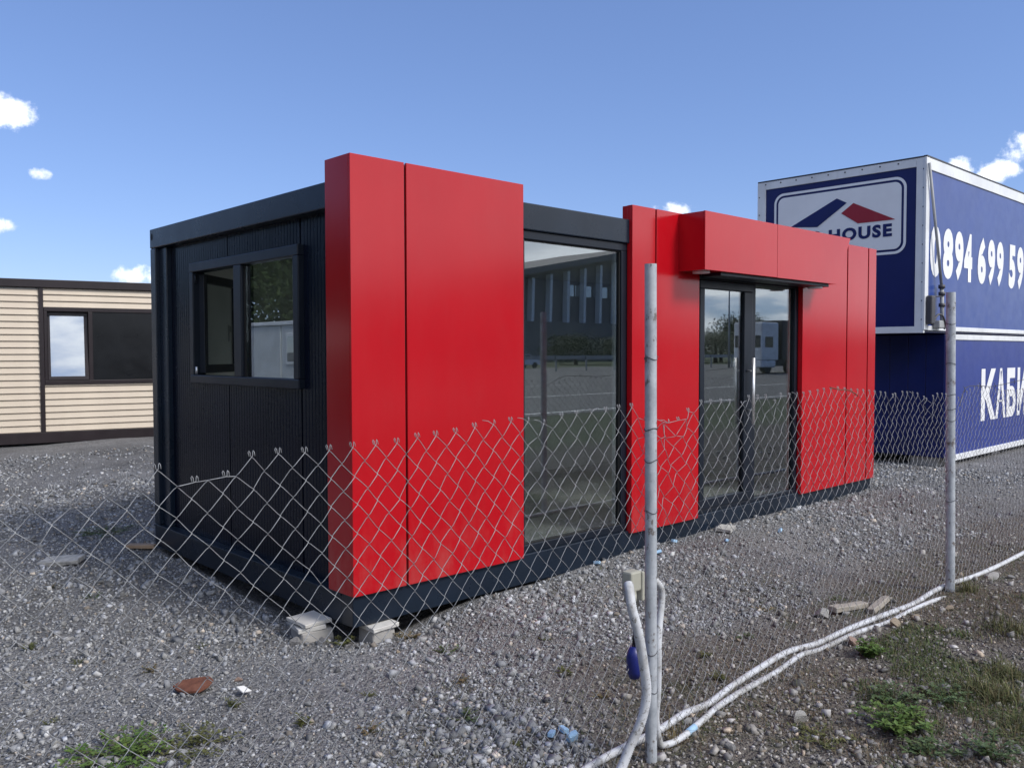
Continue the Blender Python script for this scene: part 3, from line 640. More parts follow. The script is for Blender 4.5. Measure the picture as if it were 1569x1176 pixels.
# ------------------------------------------------------------------ cables, box
def hose(name, pts, r, label, group=None, ridge=True, sub=14, mat='conduit'):
    sp2 = spline([Vector(p_) for p_ in pts], sub); d = [0.]
    for a, b2 in zip(sp2, sp2[1:]): d.append(d[-1]+(b2-a).length)
    n = max(8, int(d[-1]/.0042)); D = np.array(d); SP = np.array([v[:] for v in sp2]); tt = np.linspace(0, d[-1], n)
    PP = np.stack([np.interp(tt, D, SP[:, i]) for i in range(3)], -1)
    rad = [r*(1+(.055 if i % 2 else -.055)) for i in range(n)]
    o = MB().tube([Vector(v)-Vector(pts[0]) for v in PP], rad, 12).build(name, mat, None, pts[0])
    return tag(o, label, 'conduit', group)
def gp(x, y, dz=0.): return (x, y, G(x, y)+dz)
hose('conduit', [(-.03, -2.035, .675), (-.052, -2.06, .645), (-.072, -2.088, .59), (-.052, -2.10, .505), (-.018, -2.10, .378), (.006, -2.10, .238), (-.012, -2.09, .13), (-.06, -2.07, .03), gp(-.13, -2.06, .03), gp(-.26, -2.06, .022), gp(-.45, -2.05, .02), gp(-.7, -2.02, .018)], .0195, 'thick pale ribbed conduit dropping from the junction box to the ground')
hose('conduit', [(.11, -2.0, .60), (.12, -1.99, .64), (.15, -2.01, .655), (.185, -2.03, .624), (.199, -2.03, .571), (.181, -2.035, .491), (.158, -2.045, .415), (.15, -2.05, .321), (.16, -2.04, .178), (.175, -2.02, .06), gp(.215, -2.01, .04), gp(.25, -2.02, .02), gp(.353, -2.028, .02), gp(.544, -1.999, .02), gp(.754, -1.958, .02), gp(1.019, -1.936, .018), gp(1.311, -1.90, .008), gp(1.5, -1.875, .004), gp(1.72, -1.865, .008), gp(1.909, -1.88, .002), gp(2.269, -1.915, .008), gp(2.667, -1.945, .0), gp(3.04, -1.955, .006), gp(3.431, -1.972, .0), gp(3.62, -1.99, -.03)], .0145, 'thin pale conduit looped over at the painted post, then half buried along the long one')
hose('conduit', [gp(x, y, .016+.008*math.sin(x*5.3)) for x, y in ((-.6, -1.90), (-.35, -1.91), (-.112, -1.907), (.032, -1.908), (.23, -1.915), (.367, -1.918), (.557, -1.9), (.742, -1.901), (.997, -1.865), (1.333, -1.822), (1.664, -1.80), (1.974, -1.826), (2.296, -1.86), (2.683, -1.891), (3.139, -1.905), (3.544, -1.89), (3.823, -1.90), (4.177, -1.93), (4.717, -1.943), (5.284, -1.962), (6.2, -1.95), (7.3, -1.92), (8.3, -1.9), (9.6, -1.88))], .0165, 'long dirty white conduit running along the foot of the fence past both posts')
lc = [o for o in bpy.data.objects if o.name.startswith('conduit') and 'looped' in o.get('label', '')][0]; lo_ = Vector(lc.location)
MB().tube([Vector(gp(.40, -2.022, .02))-lo_, Vector(gp(.47, -2.012, .02))-lo_], .0158, 12).build('tape', 'foam_blue', lc)
JB = thing('junction_box', 'grimy cream plastic junction box hanging beside the pale fence post', 'junction box', (.02, -2.02, .60))
part('box', 'box_plastic', JB, (-.045, -.026, .035, .022, .026, .118), bev=.008); part('lid', 'box_plastic', JB, (.0225, -.03, -.01, .04, .03, .112), bev=.006)
MB().tube([(-.03, -.01, .0), (-.04, -.015, .035)], .026, 14).build('gland', 'box_plastic', JB)
SB = thing('cable_socket', 'dark blue plug socket hanging behind the conduit at the pale post', 'socket', (.055, -2.0, .26))
MB().tube([(0, 0, 0), (-.004, 0, .03), (-.008, 0, .09), (-.004, 0, .13)], [.022, .031, .03, .02], 16).build('socket_body', 'socket_blue', SB)
MB().tube([(-.004, 0, .13), (.0, 0, .2), (.02, 0, .34)], .008, 8).build('cable', 'rubber', SB)

# ------------------------------------------------------------------ blocks, debris
def lump(seed, subdiv=2, flat_=.7, rough=.28):
    bm_ = bmesh.new(); bmesh.ops.create_icosphere(bm_, subdivisions=min(subdiv, 2), radius=1)
    rn = random.Random(seed); cuts = [(Vector((rn.uniform(-1,1), rn.uniform(-1,1), rn.uniform(-1,1))).normalized(), rn.uniform(.32, .72)) for _ in range(13)]
    for v in bm_.verts:
        for nn, d_ in cuts:
            q_ = v.co.dot(nn)
            if q_ > d_: v.co -= nn*(q_-d_)*.98
        v.co *= 1+rough*.25*noise.noise(v.co*2.3+Vector((seed, 0, 0)))
        v.co.z *= flat_
    me = bpy.data.meshes.new('stone'); bm_.to_mesh(me); bm_.free(); return me
def rough_slab(name, mat, sx, sy, sz, loc, rot, label, cat, seed=1, sub=3, amp=.006, group=None):
    bm_ = bmesh.new(); bmesh.ops.create_cube(bm_, size=1)
    for v in bm_.verts: v.co = Vector((v.co.x*sx, v.co.y*sy, v.co.z*sz))
    bmesh.ops.bevel(bm_, geom=bm_.edges[:], offset=min(sz*.12, .006), segments=1, affect='EDGES')
    bmesh.ops.subdivide_edges(bm_, edges=[e_ for e_ in bm_.edges if e_.calc_length() > .03], cuts=sub, use_grid_fill=True)
    for v in bm_.verts: v.co += Vector((noise.noise(v.co*22+Vector((seed, 0, 0))), noise.noise(v.co*22+Vector((0, seed, 0))), noise.noise(v.co*25+Vector((0, 0, seed)))*.6))*amp
    me = bpy.data.meshes.new(name); bm_.to_mesh(me); bm_.free()
    return tag(obj(name, me, mat, None, loc, rot), label, cat, group)
z1 = G(-.1, .32)
rough_slab('concrete_block', 'concrete', .20, .17, .075, (-.095, .33, z1+.02), (0, 0, R(-8)), 'rough grey concrete block at the bottom of the slab stack under the container corner', 'block', 3)
rough_slab('paving_slab', 'pale_slab', .17, .17, .026, (-.12, .335, z1+.073), (R(1), R(-2), R(-12)), 'whitish slab lying in the middle of the stack by the container corner', 'slab', 4)
rough_slab('paving_slab', 'pale_slab', .195, .19, .022, (-.105, .345, z1+.104), (R(3), R(1), R(6)), 'chipped pale slab lying on top of the stack by the container corner', 'slab', 5)
rough_slab('concrete_block', 'concrete', .16, .15, .12, (.18, .055, G(.18, .04)+.03), (0, 0, R(3)), 'mossy concrete block carrying one white slab under the front beam', 'block', 6)
rough_slab('paving_slab', 'pale_slab', .185, .18, .024, (.185, .05, -.018), (R(2), R(-1), R(1)), 'single white slab wedged on a block under the front beam', 'slab', 7)
rough_slab('stone_slab', 'stone_pale', .30, .17, .035, gp(-.72, 3.02, .022), (R(5), R(-4), R(-38)), 'flat pale stone slab lying on the gravel left of the black end wall', 'slab', 8, amp=.012)
rough_slab('board_scrap', 'tan_board', .22, .12, .03, gp(-.10, 3.06, .025), (R(-4), R(3), R(-30)), 'tan board scrap lying by the far corner of the black end wall', 'board', 9, amp=.006)
rp = []
for k in range(9): t = k*6.283/9; rp.append((.095*math.cos(t)*(1+.12*math.sin(k*2.1)), .075*math.sin(t)*(1+.15*math.cos(k*1.7))))
tag(MB().prism(rp, 2, -.005, .006).build('rusty_plate', 'rusty_iron', None, gp(-.95, .03, .03), (R(7), R(-5), R(-20))), 'rusty brown iron plate lying on the gravel', 'plate')
tag(MB().prism([(-.03, -.02), (.035, -.028), (.03, .02), (-.02, .03)], 2, 0, .004).build('paper_scrap', 'white_scrap', None, gp(-.80, -.21, .03), (R(25), R(10), R(30))), 'small white scrap lying beside the rusty plate', 'scrap')
for i, (x, y, sz, rz, lab) in enumerate(((-.031, -1.604, (.06, .026, .02), 30, 'pale blue foam offcut, flattest of the three beside the pale post'), (.038, -1.612, (.048, .028, .024), 75, 'pale blue foam offcut tilted up between two others'), (-.001, -1.70, (.05, .03, .04), -15, 'pale blue foam offcut standing upright, thickest of the three by the post'))):
    rough_slab('foam_offcut', 'foam_blue', *sz, gp(x, y, sz[2]/2+.008), (R(12*i), R(8-9*i), R(rz)), lab, 'foam offcut', 20+i, 2, .003)
for i, (x, y) in enumerate(((3.02, -.05), (3.364, -.323), (2.10, -.02), (2.62, -.19), (4.05, -.42))):
    rough_slab('foam_offcut', 'foam_blue', .05, .03, .022, gp(x, y, .022), (R(10*i), R(15), R(50*i)), 'tiny pale blue foam crumb on the gravel in front of the doors', 'foam offcut', 30+i, 1, .003, group='foam crumbs by the doors')
rough_slab('stone_slab', 'stone_pale', .20, .13, .03, gp(3.70, -.10, .022), (R(4), 0, R(20)), 'pale broken tile on the gravel before the red panel beside the doors', 'tile', 40, amp=.008)
rough_slab('wood_stick', 'weathered_wood', .33, .06, .035, gp(2.72, -1.66, .025), (R(4), R(3), R(-12)), 'weathered grey stick of wood behind the conduit', 'wood', 41, amp=.006)
rough_slab('wood_stick', 'weathered_wood', .28, .05, .035, gp(2.90, -1.78, .028), (R(-6), R(-5), R(5)), 'short split wood piece touching the white conduit', 'wood', 42, amp=.006)

# big stones that stand out singly
def stone(seed, mat, x, y, s, label, flat_=.7, rz=0, group=None, dz=.35):
    o = obj('stone', lump(seed, 3, flat_), mat, None, gp(x, y, s*flat_*dz), (0, 0, rz)); o.scale = (s, s*.8, s); return tag(o, label, 'stone', group)
stone(1, 'stone_pale', 2.47, -1.60, .085, 'large pale stone behind the conduit beside the wood sticks', .8)
stone(2, 'stone_pale', .92, -2.28, .055, 'pale angular stone on the dark soil between fence and weeds', .8)
stone(3, 'stone_tan', 2.60, -2.02, .055, 'round tan stone by the conduit', .85)
stone(4, 'stone_tan', 2.82, -2.06, .05, 'dull tan stone right of its round twin by the conduit', .75)
stone(5, 'stone_pink', 2.13, -1.97, .07, 'pinkish brick lump tucked under the conduit next to the green weed', .6)
stone(6, 'stone_dark', 1.31, -2.06, .06, 'greenish dark stone beside the conduit', .6)
stone(7, 'stone_pale', -.23, 1.84, .055, 'white chunk of rock near the dark end wall', .65)
stone(8, 'stone_pale', -.19, 1.53, .05, 'pale rock in front of the white chunk near the end wall', .6)
stone(9, 'stone_grey', -.12, .16, .05, 'grey rock leaning against the slab stack', .9)
stone(10, 'stone_grey', -.22, .28, .06, 'broken grey rock at the foot of the slab stack', .7)
stone(11, 'stone_pink', -.73, .0, .032, 'pinkish pebble near the rusty plate', .7)
stone(12, 'stone_pale', 4.28, -2.02, .09, 'whitish lump beside the conduit past the rusty post', .5)
stone(13, 'stone_tan', 3.2, -2.12, .06, 'flat tan stone on the soil by the rusty post', .45)
shared = [lump(50+i, 2, .62) for i in range(8)]
mats = ['stone_pale', 'stone_grey', 'stone_grey', 'stone_pale', 'stone_grey', 'stone_dark', 'stone_tan', 'stone_grey']
for me, mt in zip(shared, mats): me.materials.append(MATS[mt])
def outside(x, y): return not (-.05 < x < 6.9 and -.02 < y < 3.1)
cnt = 0
while cnt < 150:
    a = YAW+random.uniform(-.62, .62); d = 2.6+random.random()**1.3*7.5
    x = CAM.x+math.sin(a)*d; y = CAM.y+math.cos(a)*d
    if not outside(x, y): continue
    s = random.uniform(.016, .034)*(1+.05*d)
    o = obj('stone', random.choice(shared), None, None, gp(x, y, s*.18), (random.uniform(-.3,.3), random.uniform(-.3,.3), random.uniform(0, 6.28))); o.scale = (s, s*random.uniform(.6, .95), s)
    inner = y > -1.85
    kd = {'stone_pale': 'pale', 'stone_grey': 'mid grey', 'stone_dark': 'dark', 'stone_tan': 'tan'}[o.data.materials[0].name]
    tag(o, kd+' stone bigger than the crushed stone it lies on' if inner else kd+' loose stone on the brown soil along the conduit', 'stone', 'larger '+kd+' stones in the gravel' if inner else kd+' stones on the soil strip'); cnt += 1

# crushed stone: tens of thousands of pebbles
def base_shape(sub):
    bm_ = bmesh.new()
    if sub: bmesh.ops.create_icosphere(bm_, subdivisions=1, radius=1)
    else: bmesh.ops.create_cube(bm_, size=1.25)
    bmesh.ops.triangulate(bm_, faces=bm_.faces[:]); bm_.verts.ensure_lookup_table()
    r_ = np.array([v.co[:] for v in bm_.verts]), np.array([[v.index for v in f.verts] for f in bm_.faces]); bm_.free(); return r_
def pebbles(n, sub, med, sig, smax, far, pw):
    IV, IF = base_shape(sub); nv = len(IV); q_ = 1/pw
    d = (2.2**pw+RNG.random(n)*(far**pw-2.2**pw))**q_; a = YAW+RNG.uniform(-.78, .78, n)
    x = CAM.x+np.sin(a)*d; y = CAM.y+np.cos(a)*d
    bnd = -1.85+.6*ss(x, -.3, .8)+.28*fbm(x, y, 1.5, 3, 5)+.12*fbm(x, y, 5, 2, 8)
    keep = ~((x > -.02) & (x < 6.85) & (y > .02) & (y < 3.05)) & ~((x > 10.4) & (y > .4)) & (y < 12.3)
    soil = y < bnd
    keep &= (~soil | (RNG.random(n) < .3)) & (y > -3.9)
    dens = fbm(x, y, 1.1, 3, 14)+.5*fbm(x, y, 3.3, 2, 3); keep &= RNG.random(n) < np.clip(.80+.34*dens, .25, 1)
    x, y, d, soil, dens = x[keep], y[keep], d[keep], soil[keep], dens[keep]; n = len(x)
    s = np.exp(RNG.normal(math.log(med), sig, n))*(1+.06*d)*np.clip(1+.25*dens, .7, 1.4); s = np.clip(s, .003, smax)
    Vv = IV[None]*(1+RNG.uniform(-.40, .22, (n, nv, 1)))+RNG.uniform(-.22, .22, (n, nv, 3))
    Vv = Vv*np.stack([RNG.uniform(.8, 1.3, n), RNG.uniform(.6, 1., n), RNG.uniform(.42, .85, n)], -1)[:, None]
    t = RNG.uniform(0, 6.28, n); tl = RNG.normal(0, .8, n); ca, sa = np.cos(t), np.sin(t); cb, sb = np.cos(tl), np.sin(tl)
    X, Y, Zz = Vv[..., 0], Vv[..., 1], Vv[..., 2]
    X, Zz = X*cb[:, None]+Zz*sb[:, None], -X*sb[:, None]+Zz*cb[:, None]
    X, Y = X*ca[:, None]-Y*sa[:, None], X*sa[:, None]+Y*ca[:, None]
    Vv = np.stack([X, Y, Zz], -1)*s[:, None, None]
    Vv += np.stack([x, y, gz(x, y)+s*.25], -1)[:, None]
    v = np.clip(np.exp(RNG.normal(math.log(.265), .36, n)), .09, .56)
    tint = RNG.random(n)[:, None]
    c_ = v[:, None]*np.where(tint < .06, [[1.12, .99, .86]], np.where(tint < .5, [[.985, .99, 1.0]], [[.95, .98, 1.05]]))
    c_ = np.where(soil[:, None], c_*np.array([[.95, .89, .82]]), c_)
    FF = (IF[None]+(np.arange(n)*nv)[:, None, None]).reshape(-1, 3)
    me = np_mesh('gravel', Vv.reshape(-1, 3), FF); point_col(me, np.repeat(c_, nv, 0)); return me
tag(obj('gravel', pebbles(92000, 0, .0087, .45, .034, 15.5, .4), 'stone_mix'), 'loose grey crushed stone covering the yard', 'gravel', kind='stuff')
tag(obj('fine_gravel', pebbles(130000, 0, .0056, .35, .014, 11., .35), 'stone_mix'), 'fine grey stone chips between the larger crushed stones', 'gravel', kind='stuff')

# ------------------------------------------------------------------ plants
def blades(x, y, hmean, wid, cols, lean=.6, seg=3):
    """curved grass blades standing at x, y"""
    n = len(x); z = gz(x, y)-.004; hh = hmean*np.exp(RNG.normal(0, .35, n)); a = RNG.uniform(0, 6.28, n); ln = np.abs(RNG.normal(0, lean, n)); wd = wid*RNG.uniform(.7, 1.3, n)
    c_ = np.array(cols)[RNG.integers(0, len(cols), n)]*RNG.uniform(.75, 1.25, (n, 1)); dxx, dyy = np.cos(a), np.sin(a); VV = []
    for s_ in range(seg+1):
        t = s_/seg; hz = hh*math.sin(min(1.2, t*1.1)*1.1)/(1+ln*t*.5); off = hh*ln*t*t; ww = wd*(1-t)**.7+.0004
        for sg in (-1, 1): VV.append(np.stack([x+dxx*off+sg*dyy*ww, y+dyy*off-sg*dxx*ww, z+hz], -1))
    Vs = np.stack(VV, 1); k = (seg+1)*2
    f = np.array([(q-2, q-1, q+1, q) for q in range(2, k, 2)])
    return Vs.reshape(-1, 3), (f[None]+(np.arange(n)*k)[:, None, None]).reshape(-1, 4), np.repeat(c_, k, 0)
def scatter(n, x0, x1, y0, y1, test):
    X, Y = [], []
    while sum(len(q) for q in X) < n:
        x = RNG.uniform(x0, x1, n*2); y = RNG.uniform(y0, y1, n*2); k = test(x, y); X.append(x[k]); Y.append(y[k])
    return np.concatenate(X)[:n], np.concatenate(Y)[:n]
def cover(name, n, box, test, h, wd, cols, lean, label, cat):
    Vb, Fb, Cb = blades(*scatter(n, *box, test), h, wd, cols, lean); me = np_mesh(name, Vb, Fb, True); point_col(me, Cb)
    return tag(obj(name, me, 'blade_mix'), label, cat, kind='stuff')
rnd = lambda x: RNG.random(len(x))
cover('dry_ground_cover', 40000, (-.5, 7.5, -4.0, -1.15), lambda x, y: (fbm(x, y, 2.4, 3, 11)+.3*fbm(x, y, 7, 2, 2) > -.25+.5*rnd(x)) & (rnd(x) < .12+.9*ss(-y, 1.2, 2.6)), .026, .0013,
      [(.17, .13, .08), (.12, .09, .055), (.22, .18, .12), (.08, .085, .04), (.085, .11, .045), (.15, .12, .085), (.07, .05, .038), (.20, .14, .10)], 1.25, 'low brown and olive dry weeds carpeting the soil beside the fence', 'ground cover')
cover('low_green_weeds', 17000, (.5, 4.5, -3.7, -2.05), lambda x, y: fbm(x, y, 3.1, 3, 23)+.4*fbm(x, y, 9, 2, 6)+.25*ss(-y, 2.1, 2.8) > .35+.25*rnd(x), .030, .0019,
      [(.07, .10, .035), (.10, .115, .045), (.055, .085, .03), (.12, .11, .05), (.085, .12, .045)], 1.05, 'low olive green creeping weeds in patches on the roadside soil', 'weeds')
cover('sparse_grass', 8000, (-2.6, 4.5, -2.1, .6), lambda x, y: ~((x > -.05) & (y > -.02)) & (fbm(x, y, 1.9, 3, 17)+.2*fbm(x, y, 8, 2, 7)+.25*ss(-y, .6, 1.8) > .38+.3*rnd(x)), .017, .0012,
      [(.13, .11, .07), (.08, .09, .04), (.15, .135, .085), (.06, .075, .03)], 1.2, 'thin scattered grass between the crushed stones', 'grass')
def weed_mesh(seed, n_st, h, spread, leaf, per, up=.7):
    rn = random.Random(seed); lv, st = MB(), MB()
    for i in range(n_st):
        a = rn.uniform(0, 6.28); rad = spread*math.sqrt(rn.random()); bx, by = math.cos(a)*rad*.6, math.sin(a)*rad*.6
        hh = h*rn.uniform(.5, 1.1)*(1-.4*rad/spread); tip = Vector((bx+math.cos(a)*rad*.8, by+math.sin(a)*rad*.8, hh))
        base = Vector((bx*.5, by*.5, 0)); mid = base.lerp(tip, .5)+Vector((0, 0, hh*.15))
        cur = spline([base, mid, tip], 5); st.tube(cur, .0012, 4, False)
        for k in range(int(per*1.7)):
            p_ = cur[min(len(cur)-1, 2+int(rn.random()*(len(cur)-2)))]; b2 = rn.uniform(0, 6.28); l_ = leaf*.72*rn.uniform(.55, 1.25); dr = Vector((math.cos(b2), math.sin(b2), rn.uniform(-.1, up))).normalized()
            sd = dr.cross(Vector((0, 0, 1))).normalized()*l_*.26; dn = Vector((0, 0, -l_*.12))
            v_ = [p_, p_+dr*l_*.45+sd, p_+dr*l_+dn, p_+dr*l_*.45-sd]
            m1 = p_+dr*l_*.5+Vector((0, 0, -l_*.06))
            lv.quad(v_[0], v_[1], v_[2], m1); lv.quad(v_[0], m1, v_[2], v_[3])
    return lv.mesh('leaves'), st.mesh('stems')
def weed(x, y, me, mat, label, s=1., rz=0., group=None, cat='weed'):
    t = thing('weed', label, cat, gp(x, y, -.003), rz, group); t.scale = (s, s, s)
    for nm_, m_, mm in (('leaves', me[0], mat), ('stems', me[1], 'leaf_olive')):
        o = bpy.data.objects.new(nm_, m_); col.objects.link(o); o.parent = t
        if not m_.materials: m_.materials.append(MATS[mm])
    return t
weed(1.98, -2.13, weed_mesh(1, 26, .12, .06, .045, 9), 'leaf_bright', 'bright yellow green weed tuft right beside the conduit')
weed(1.14, -2.62, weed_mesh(2, 46, .13, .13, .042, 11), 'leaf_bright', 'broad vivid green weed on the soil, largest of the roadside weeds')
weed(1.42, -2.50, weed_mesh(3, 26, .10, .10, .035, 9), 'leaf_mid', 'feathery mid green weed behind the largest vivid weed')
weed(1.00, -2.83, weed_mesh(4, 22, .07, .10, .04, 8), 'leaf_mid', 'low green weed in front of the largest vivid weed')
weed(1.64, -2.66, weed_mesh(5, 26, .09, .10, .035, 9), 'leaf_mid', 'loose green weed between the vivid weed and the grass clump')
weed(1.13, -3.02, weed_mesh(6, 22, .12, .09, .036, 9), 'leaf_mid', 'pale green feathery weed among dry brown litter')
weed(.80, -2.45, weed_mesh(61, 26, .05, .12, .028, 8), 'leaf_olive', 'dull olive creeping weed left of the vivid weed')
weed(-1.46, -.50, weed_mesh(7, 60, .075, .20, .036, 9), 'leaf_bright', 'spreading green weed patch on the gravel before the slab stack')
weed(-1.22, -.60, weed_mesh(8, 40, .055, .16, .03, 8), 'leaf_olive', 'olive weed patch joining the spreading green one')
weed(-.09, 3.95, weed_mesh(9, 40, .05, .22, .035, 7), 'leaf_mid', 'low green weeds in the shade behind the container corner')
weed(-.03, .10, weed_mesh(10, 16, .05, .07, .03, 6), 'leaf_olive', 'small olive weed at the foot of the slab stack')
weed(.30, -.08, weed_mesh(11, 14, .04, .06, .03, 6), 'leaf_dry', 'dry brown weed before the white slab on its block')
gv_, gf_, gc_ = None, None, None
def clump(x, y, n, h, spread, cols, label, group=None):
    ox, oy = x, y
    a = blades(ox+RNG.normal(0, spread, n), oy+RNG.normal(0, spread, n), h, .0016, cols, .95)
    me_ = np_mesh('grass_clump', a[0]-np.array([ox, oy, G(ox, oy)]), a[1], True); point_col(me_, a[2])
    return tag(obj('grass_clump', me_, 'blade_mix', None, (ox, oy, G(ox, oy))), label, 'grass', group)
GC = [(.12, .13, .05), (.09, .105, .04), (.17, .155, .08), (.08, .09, .04), (.14, .11, .06)]
clump(1.85, -2.80, 460, .075, .06, GC, 'long yellow green grass clump on the roadside soil'); clump(2.2, -2.75, 260, .065, .055, GC, 'thinner grass clump behind the long yellow green one')
clump(1.55, -3.05, 300, .07, .07, GC, 'short grass clump near the pale feathery weed'); clump(2.9, -2.55, 300, .08, .075, GC, 'straggly grass clump on the soil by the rusty post')
clump(3.75, -2.03, 120, .09, .04, [(.13, .12, .06), (.10, .11, .04)], 'dry grass at the foot of the rusty post'); clump(.30, -2.02, 26, .11, .012, [(.22, .17, .08)], 'pale straw stalks by the foot of the pale post')
small = [weed_mesh(30+i, 9, .035, .045, .022, 5) for i in range(4)]
sm_m = ['leaf_olive', 'leaf_mid', 'leaf_dry', 'leaf_olive']
spots = [(.55, -1.15), (.95, -1.3), (.1, -.85), (-.35, -.65), (-.75, -.7), (-.2, -1.2), (.45, -1.5), (.8, -.75), (1.3, -1.5), (.3, -.45), (-1.0, .45), (-1.25, .85), (-1.4, 1.2), (-.85, 1.9), (-1.0, 2.3), (-.65, .6), (-.9, -.3), (1.8, -1.45), (2.3, -1.3), (-.2, -1.55), (1.05, -1.75), (2.9, -1.5), (-.6, -1.0), (-1.6, .1)]
for i, (x, y) in enumerate(spots): weed(x, y, small[i % 4], sm_m[i % 4], ['small olive', 'small green', 'small dry brown', 'tiny olive'][i % 4]+' weed tuft poking through the crushed stone', random.uniform(.9, 1.5) if i % 4 < 3 else .8, random.uniform(0, 6.28), ['olive', 'green', 'brown', 'tiny olive'][i % 4]+' weed tufts in the gravel')

# ------------------------------------------------------------------ what the glass mirrors: the far side of the road
Hl = thing('exhibition_hall', 'big dark hall with pale slanting ribs and a sloping roof, mirrored in the shop window', 'hall', (84, -110, 0))
MB().prism([(0, -.2), (66, -.2), (66, 23.4), (0, 11)], 1, -30, -2.2).build('wall', 'hall_wall', Hl)
MB().prism([(-2, 10.8), (68, 23.9), (68, 25), (-2, 12)], 1, -32, .8).build('roof', 'hall_wall', Hl)
for k in range(11):
    x = 3+k*4.85; top = 10.5+x*.185; MB().prism([(x, 7.3), (x+.7, 7.3), (x+1.0, top), (x+.3, top)], 1, -2.1, -.9).build('rib', 'hall_rib', Hl)
part('podium', 'hall_wall', Hl, (-4, -2.19, -.2, 70, 2, 7.2), bev=.05)
for k in range(8): part('window', 'cabin_glass', Hl, (38+k*2.6, -2.25, 12.6, 40.2+k*2.6, -2.0, 14.8), bev=0)
Gr = thing('guard_rail', 'steel crash barrier on posts along the road, mirrored in the glass', 'guard rail', (0, -48, 0))
b = MB(); b.prism([(-.04, .95), (-.04, 1.02), (-.09, 1.07), (-.04, 1.12), (-.04, 1.16), (-.09, 1.21), (-.04, 1.27), (-.01, 1.27), (-.01, .95)], 0, -60, 190); b.build('rail', 'galv_rail', Gr)
pm_ = MB().box(-.06, 0, -.2, .06, .12, 1.2).mesh('post')
for k in range(60): obj('post', pm_, 'galv_rail', Gr, (-40+k*4., 0, 0))
def tree(x, y, h, rad, label, seed, n=1500, group=None, lo=.35):
    t = thing('tree', label, 'tree', (x, y, -.12), 0, group); rn = random.Random(seed)
    tr = MB(); tr.tube([(0, 0, 0), (.05*h*.1, 0, h*.25), (0, .03*h, h*.5)], [.035*h, .028*h, .016*h], 8)
    cl = []
    for k in range(22 if lo < .2 else 14):
        a = rn.uniform(0, 6.28); q_ = rad*math.sqrt(rn.random())*.75; c_ = Vector((math.cos(a)*q_, math.sin(a)*q_, h*rn.uniform(lo, .88))); cl.append((c_, rad*rn.uniform(.25, .45)))
        if k < 8: tr.tube([(0, 0, h*rn.uniform(.2, .45)), c_*.55+Vector((0, 0, h*.15)), c_], [.012*h, .008*h, .003*h], 5)
    tr.build('trunk', 'bark', t); cr_ = MB()
    for i in range(n):
        c_, r_ = rn.choice(cl); d_ = Vector((rn.gauss(0, 1), rn.gauss(0, 1), rn.gauss(0, .8))).normalized()*r_*rn.random()**.4
        p_ = c_+d_; u_ = Vector((rn.gauss(0, 1), rn.gauss(0, 1), rn.gauss(0, 1))).normalized(); v_ = u_.orthogonal().normalized(); s_ = .045*h*rn.uniform(.5, 1.1)
        cr_.quad(p_, p_+u_*s_*.5+v_*s_*.25, p_+u_*s_, p_+u_*s_*.5-v_*s_*.25)
    cr_.build('crown', 'tree_leaf', t); return t
t0 = tree(120, -72, 8, 5, 'dark leafy tree lining the far side of the road', 3, 7000, 'trees along the far road side', .12)
for i in range(15):
    c_ = copy_tree(t0); c_.location = (84+i*8.5+random.uniform(-2, 2), -72+random.uniform(-3, 3), -.12); s_ = random.uniform(.7, 1.15); c_.scale = (s_*1.2, s_*1.2, s_*(.62 if c_.location.x < 150 else .85)); c_.rotation_euler = (0, 0, random.uniform(0, 6.28))
Tk = thing('lorry', 'white cab lorry with a dark trailer, mirrored in the entrance glass', 'lorry', (55.4, -31, -.08))
part('cab', 'truck_white', Tk, (0, -1.25, 1.0, 2.4, 1.25, 3.9), (-.1, -1.25, .45, 2.0, 1.25, .999), bev=.12); part('windscreen', 'dark_glass', Tk, (-.03, -1.1, 2.0, .02, 1.1, 2.9), (.4, 1.24, 2.0, 1.5, 1.27, 2.8), bev=0)
part('trailer', 'truck_dark', Tk, (2.9, -1.28, 1.1, 15.5, 1.28, 4.1), bev=.04); part('chassis', 'truck_dark', Tk, (2.0, -1., .55, 15.4, 1., 1.09), bev=.02)
wm = MB().tube([(0, -.16, 0), (0, .16, 0)], .5, 20).mesh('wheel')
for wx in (.9, 4.2, 11.5, 12.8, 14.1):
    for wy in (-1.05, 1.05): obj('wheel', wm, 'rubber', Tk, (wx, wy, .5))
Cr = thing('white_car', 'small white car on the far carriageway, mirrored in the shop window', 'car', (57.2, -60, -.08))
MB().prism([(0, .35), (4.2, .35), (4.25, .8), (3.4, .95), (2.7, 1.45), (1.1, 1.48), (.3, .95), (0, .85)], 1, -.85, .85).build('body', 'truck_white', Cr)
MB().prism([(.6, .98), (3.2, .98), (2.65, 1.38), (1.15, 1.4)], 1, .851, .86).build('side_glass', 'dark_glass', Cr)
wm2 = MB().tube([(0, -.1, 0), (0, .1, 0)], .31, 18).mesh('wheel')
for wx in (.85, 3.4):
    for wy in (-.8, .8): obj('wheel', wm2, 'rubber', Cr, (wx, wy, .31))
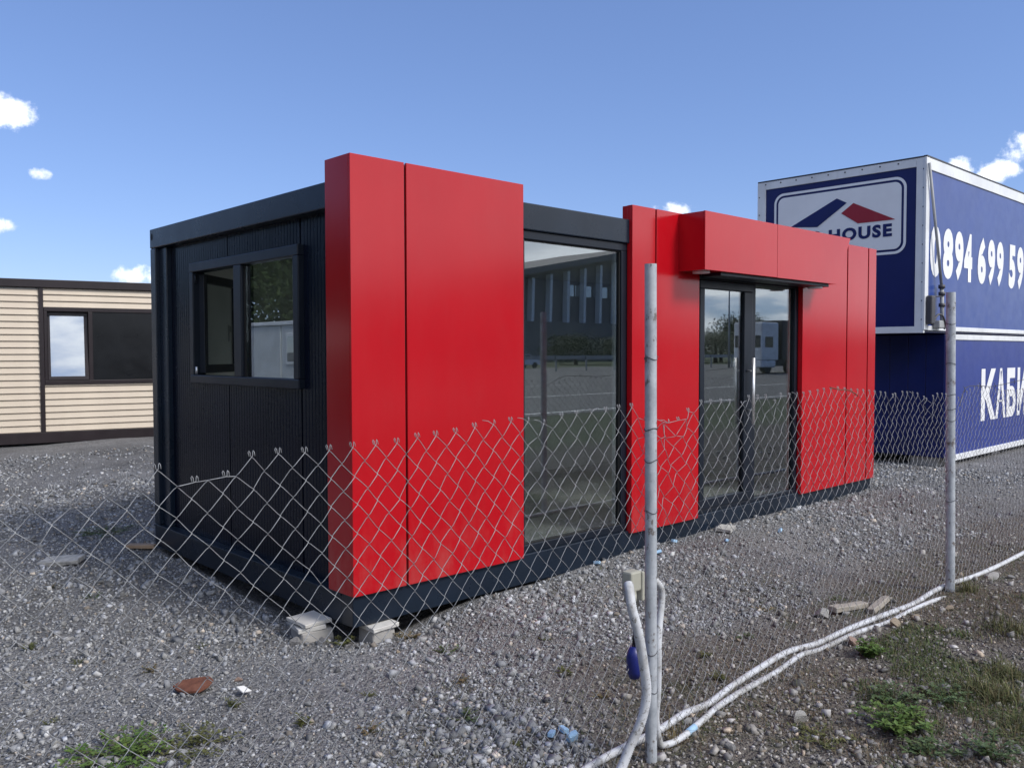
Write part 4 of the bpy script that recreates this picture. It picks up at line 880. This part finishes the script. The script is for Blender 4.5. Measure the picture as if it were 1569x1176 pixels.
Lp = thing('street_lamp', 'tall grey street lamp with double arm, mirrored in the door leaf', 'street lamp', (76.4, -46, -.1))
MB().tube([(0, 0, 0), (0, 0, 4), (0, 0, 8.3)], [.12, .1, .07], 10).build('pole', 'lamp_pole', Lp)
for s_ in (-1, 1): ar = MB().tube([(0, 0, 8.1), (s_*.8, 0, 8.35), (s_*1.6, 0, 8.4)], .05, 8).build('arm', 'lamp_pole', Lp); part('lamp_head', 'lamp_pole', ar, (min(s_*1.5, s_*2.2), -.12, 8.34, max(s_*1.5, s_*2.2), .12, 8.46), bev=.02)
# white cabin and tree mirrored in the end window
Wc = thing('white_cabin', 'plain white cabin off to the left, mirrored in the end window', 'cabin', (-8, 13, 0))
part('wall', 'white_cabin', Wc, (-2.4, 2.95, -.05, 0, 8.5, 2.3), bev=.02); part('wall', 'white_cabin', Wc, (-2.4, 1.85, -.05, .0, 2.9, 2.3), bev=.02); part('roof_edge', 'white_frame', Wc, (-2.45, 1.8, 2.305, .05, 8.55, 2.4), bev=.01)
cw = part('window', 'white_frame', Wc, (.001, 2.05, 1.3, .04, 2.6, 2.1), bev=.01); part('pane', 'cabin_glass', cw, (.0405, 2.12, 1.38, .045, 2.53, 2.02), bev=0)
tree(-15, 22, 8.5, 4.2, 'big open tree behind the white cabin, mirrored in the end window', 8, 5200)
tw = tree(-15, 6, 8.5, 4.4, 'bushy tree in the row added left of the yard to block horizon light', 9, 9000, 'light blocking trees added left of the yard', .08)  # added row, crowns start low to cut bright horizon light from the left
for i, (x, y, s_) in enumerate(((-16, 30, 1.), (-14.5, 14.5, .9), (-15.5, -1, 1.05), (-15, -8, .95), (-18, 18, 1.15), (-19, 9, 1.2), (-18, 2, 1.1), (-17, 38, 1.1), (-20, 26, 1.2), (-17, -15, 1.1))):
    c_ = copy_tree(tw); c_.location = (x, y, -.12); c_.scale = (s_, s_, s_); c_.rotation_euler = (0, 0, i*1.3)
tree(-9.2, 12.3, 3.6, 2.4, 'dense low bush added by the white cabin to darken what the red return mirrors', 12, 5200, None, .05)  # unseen bush added so the red return mirrors dark leaves
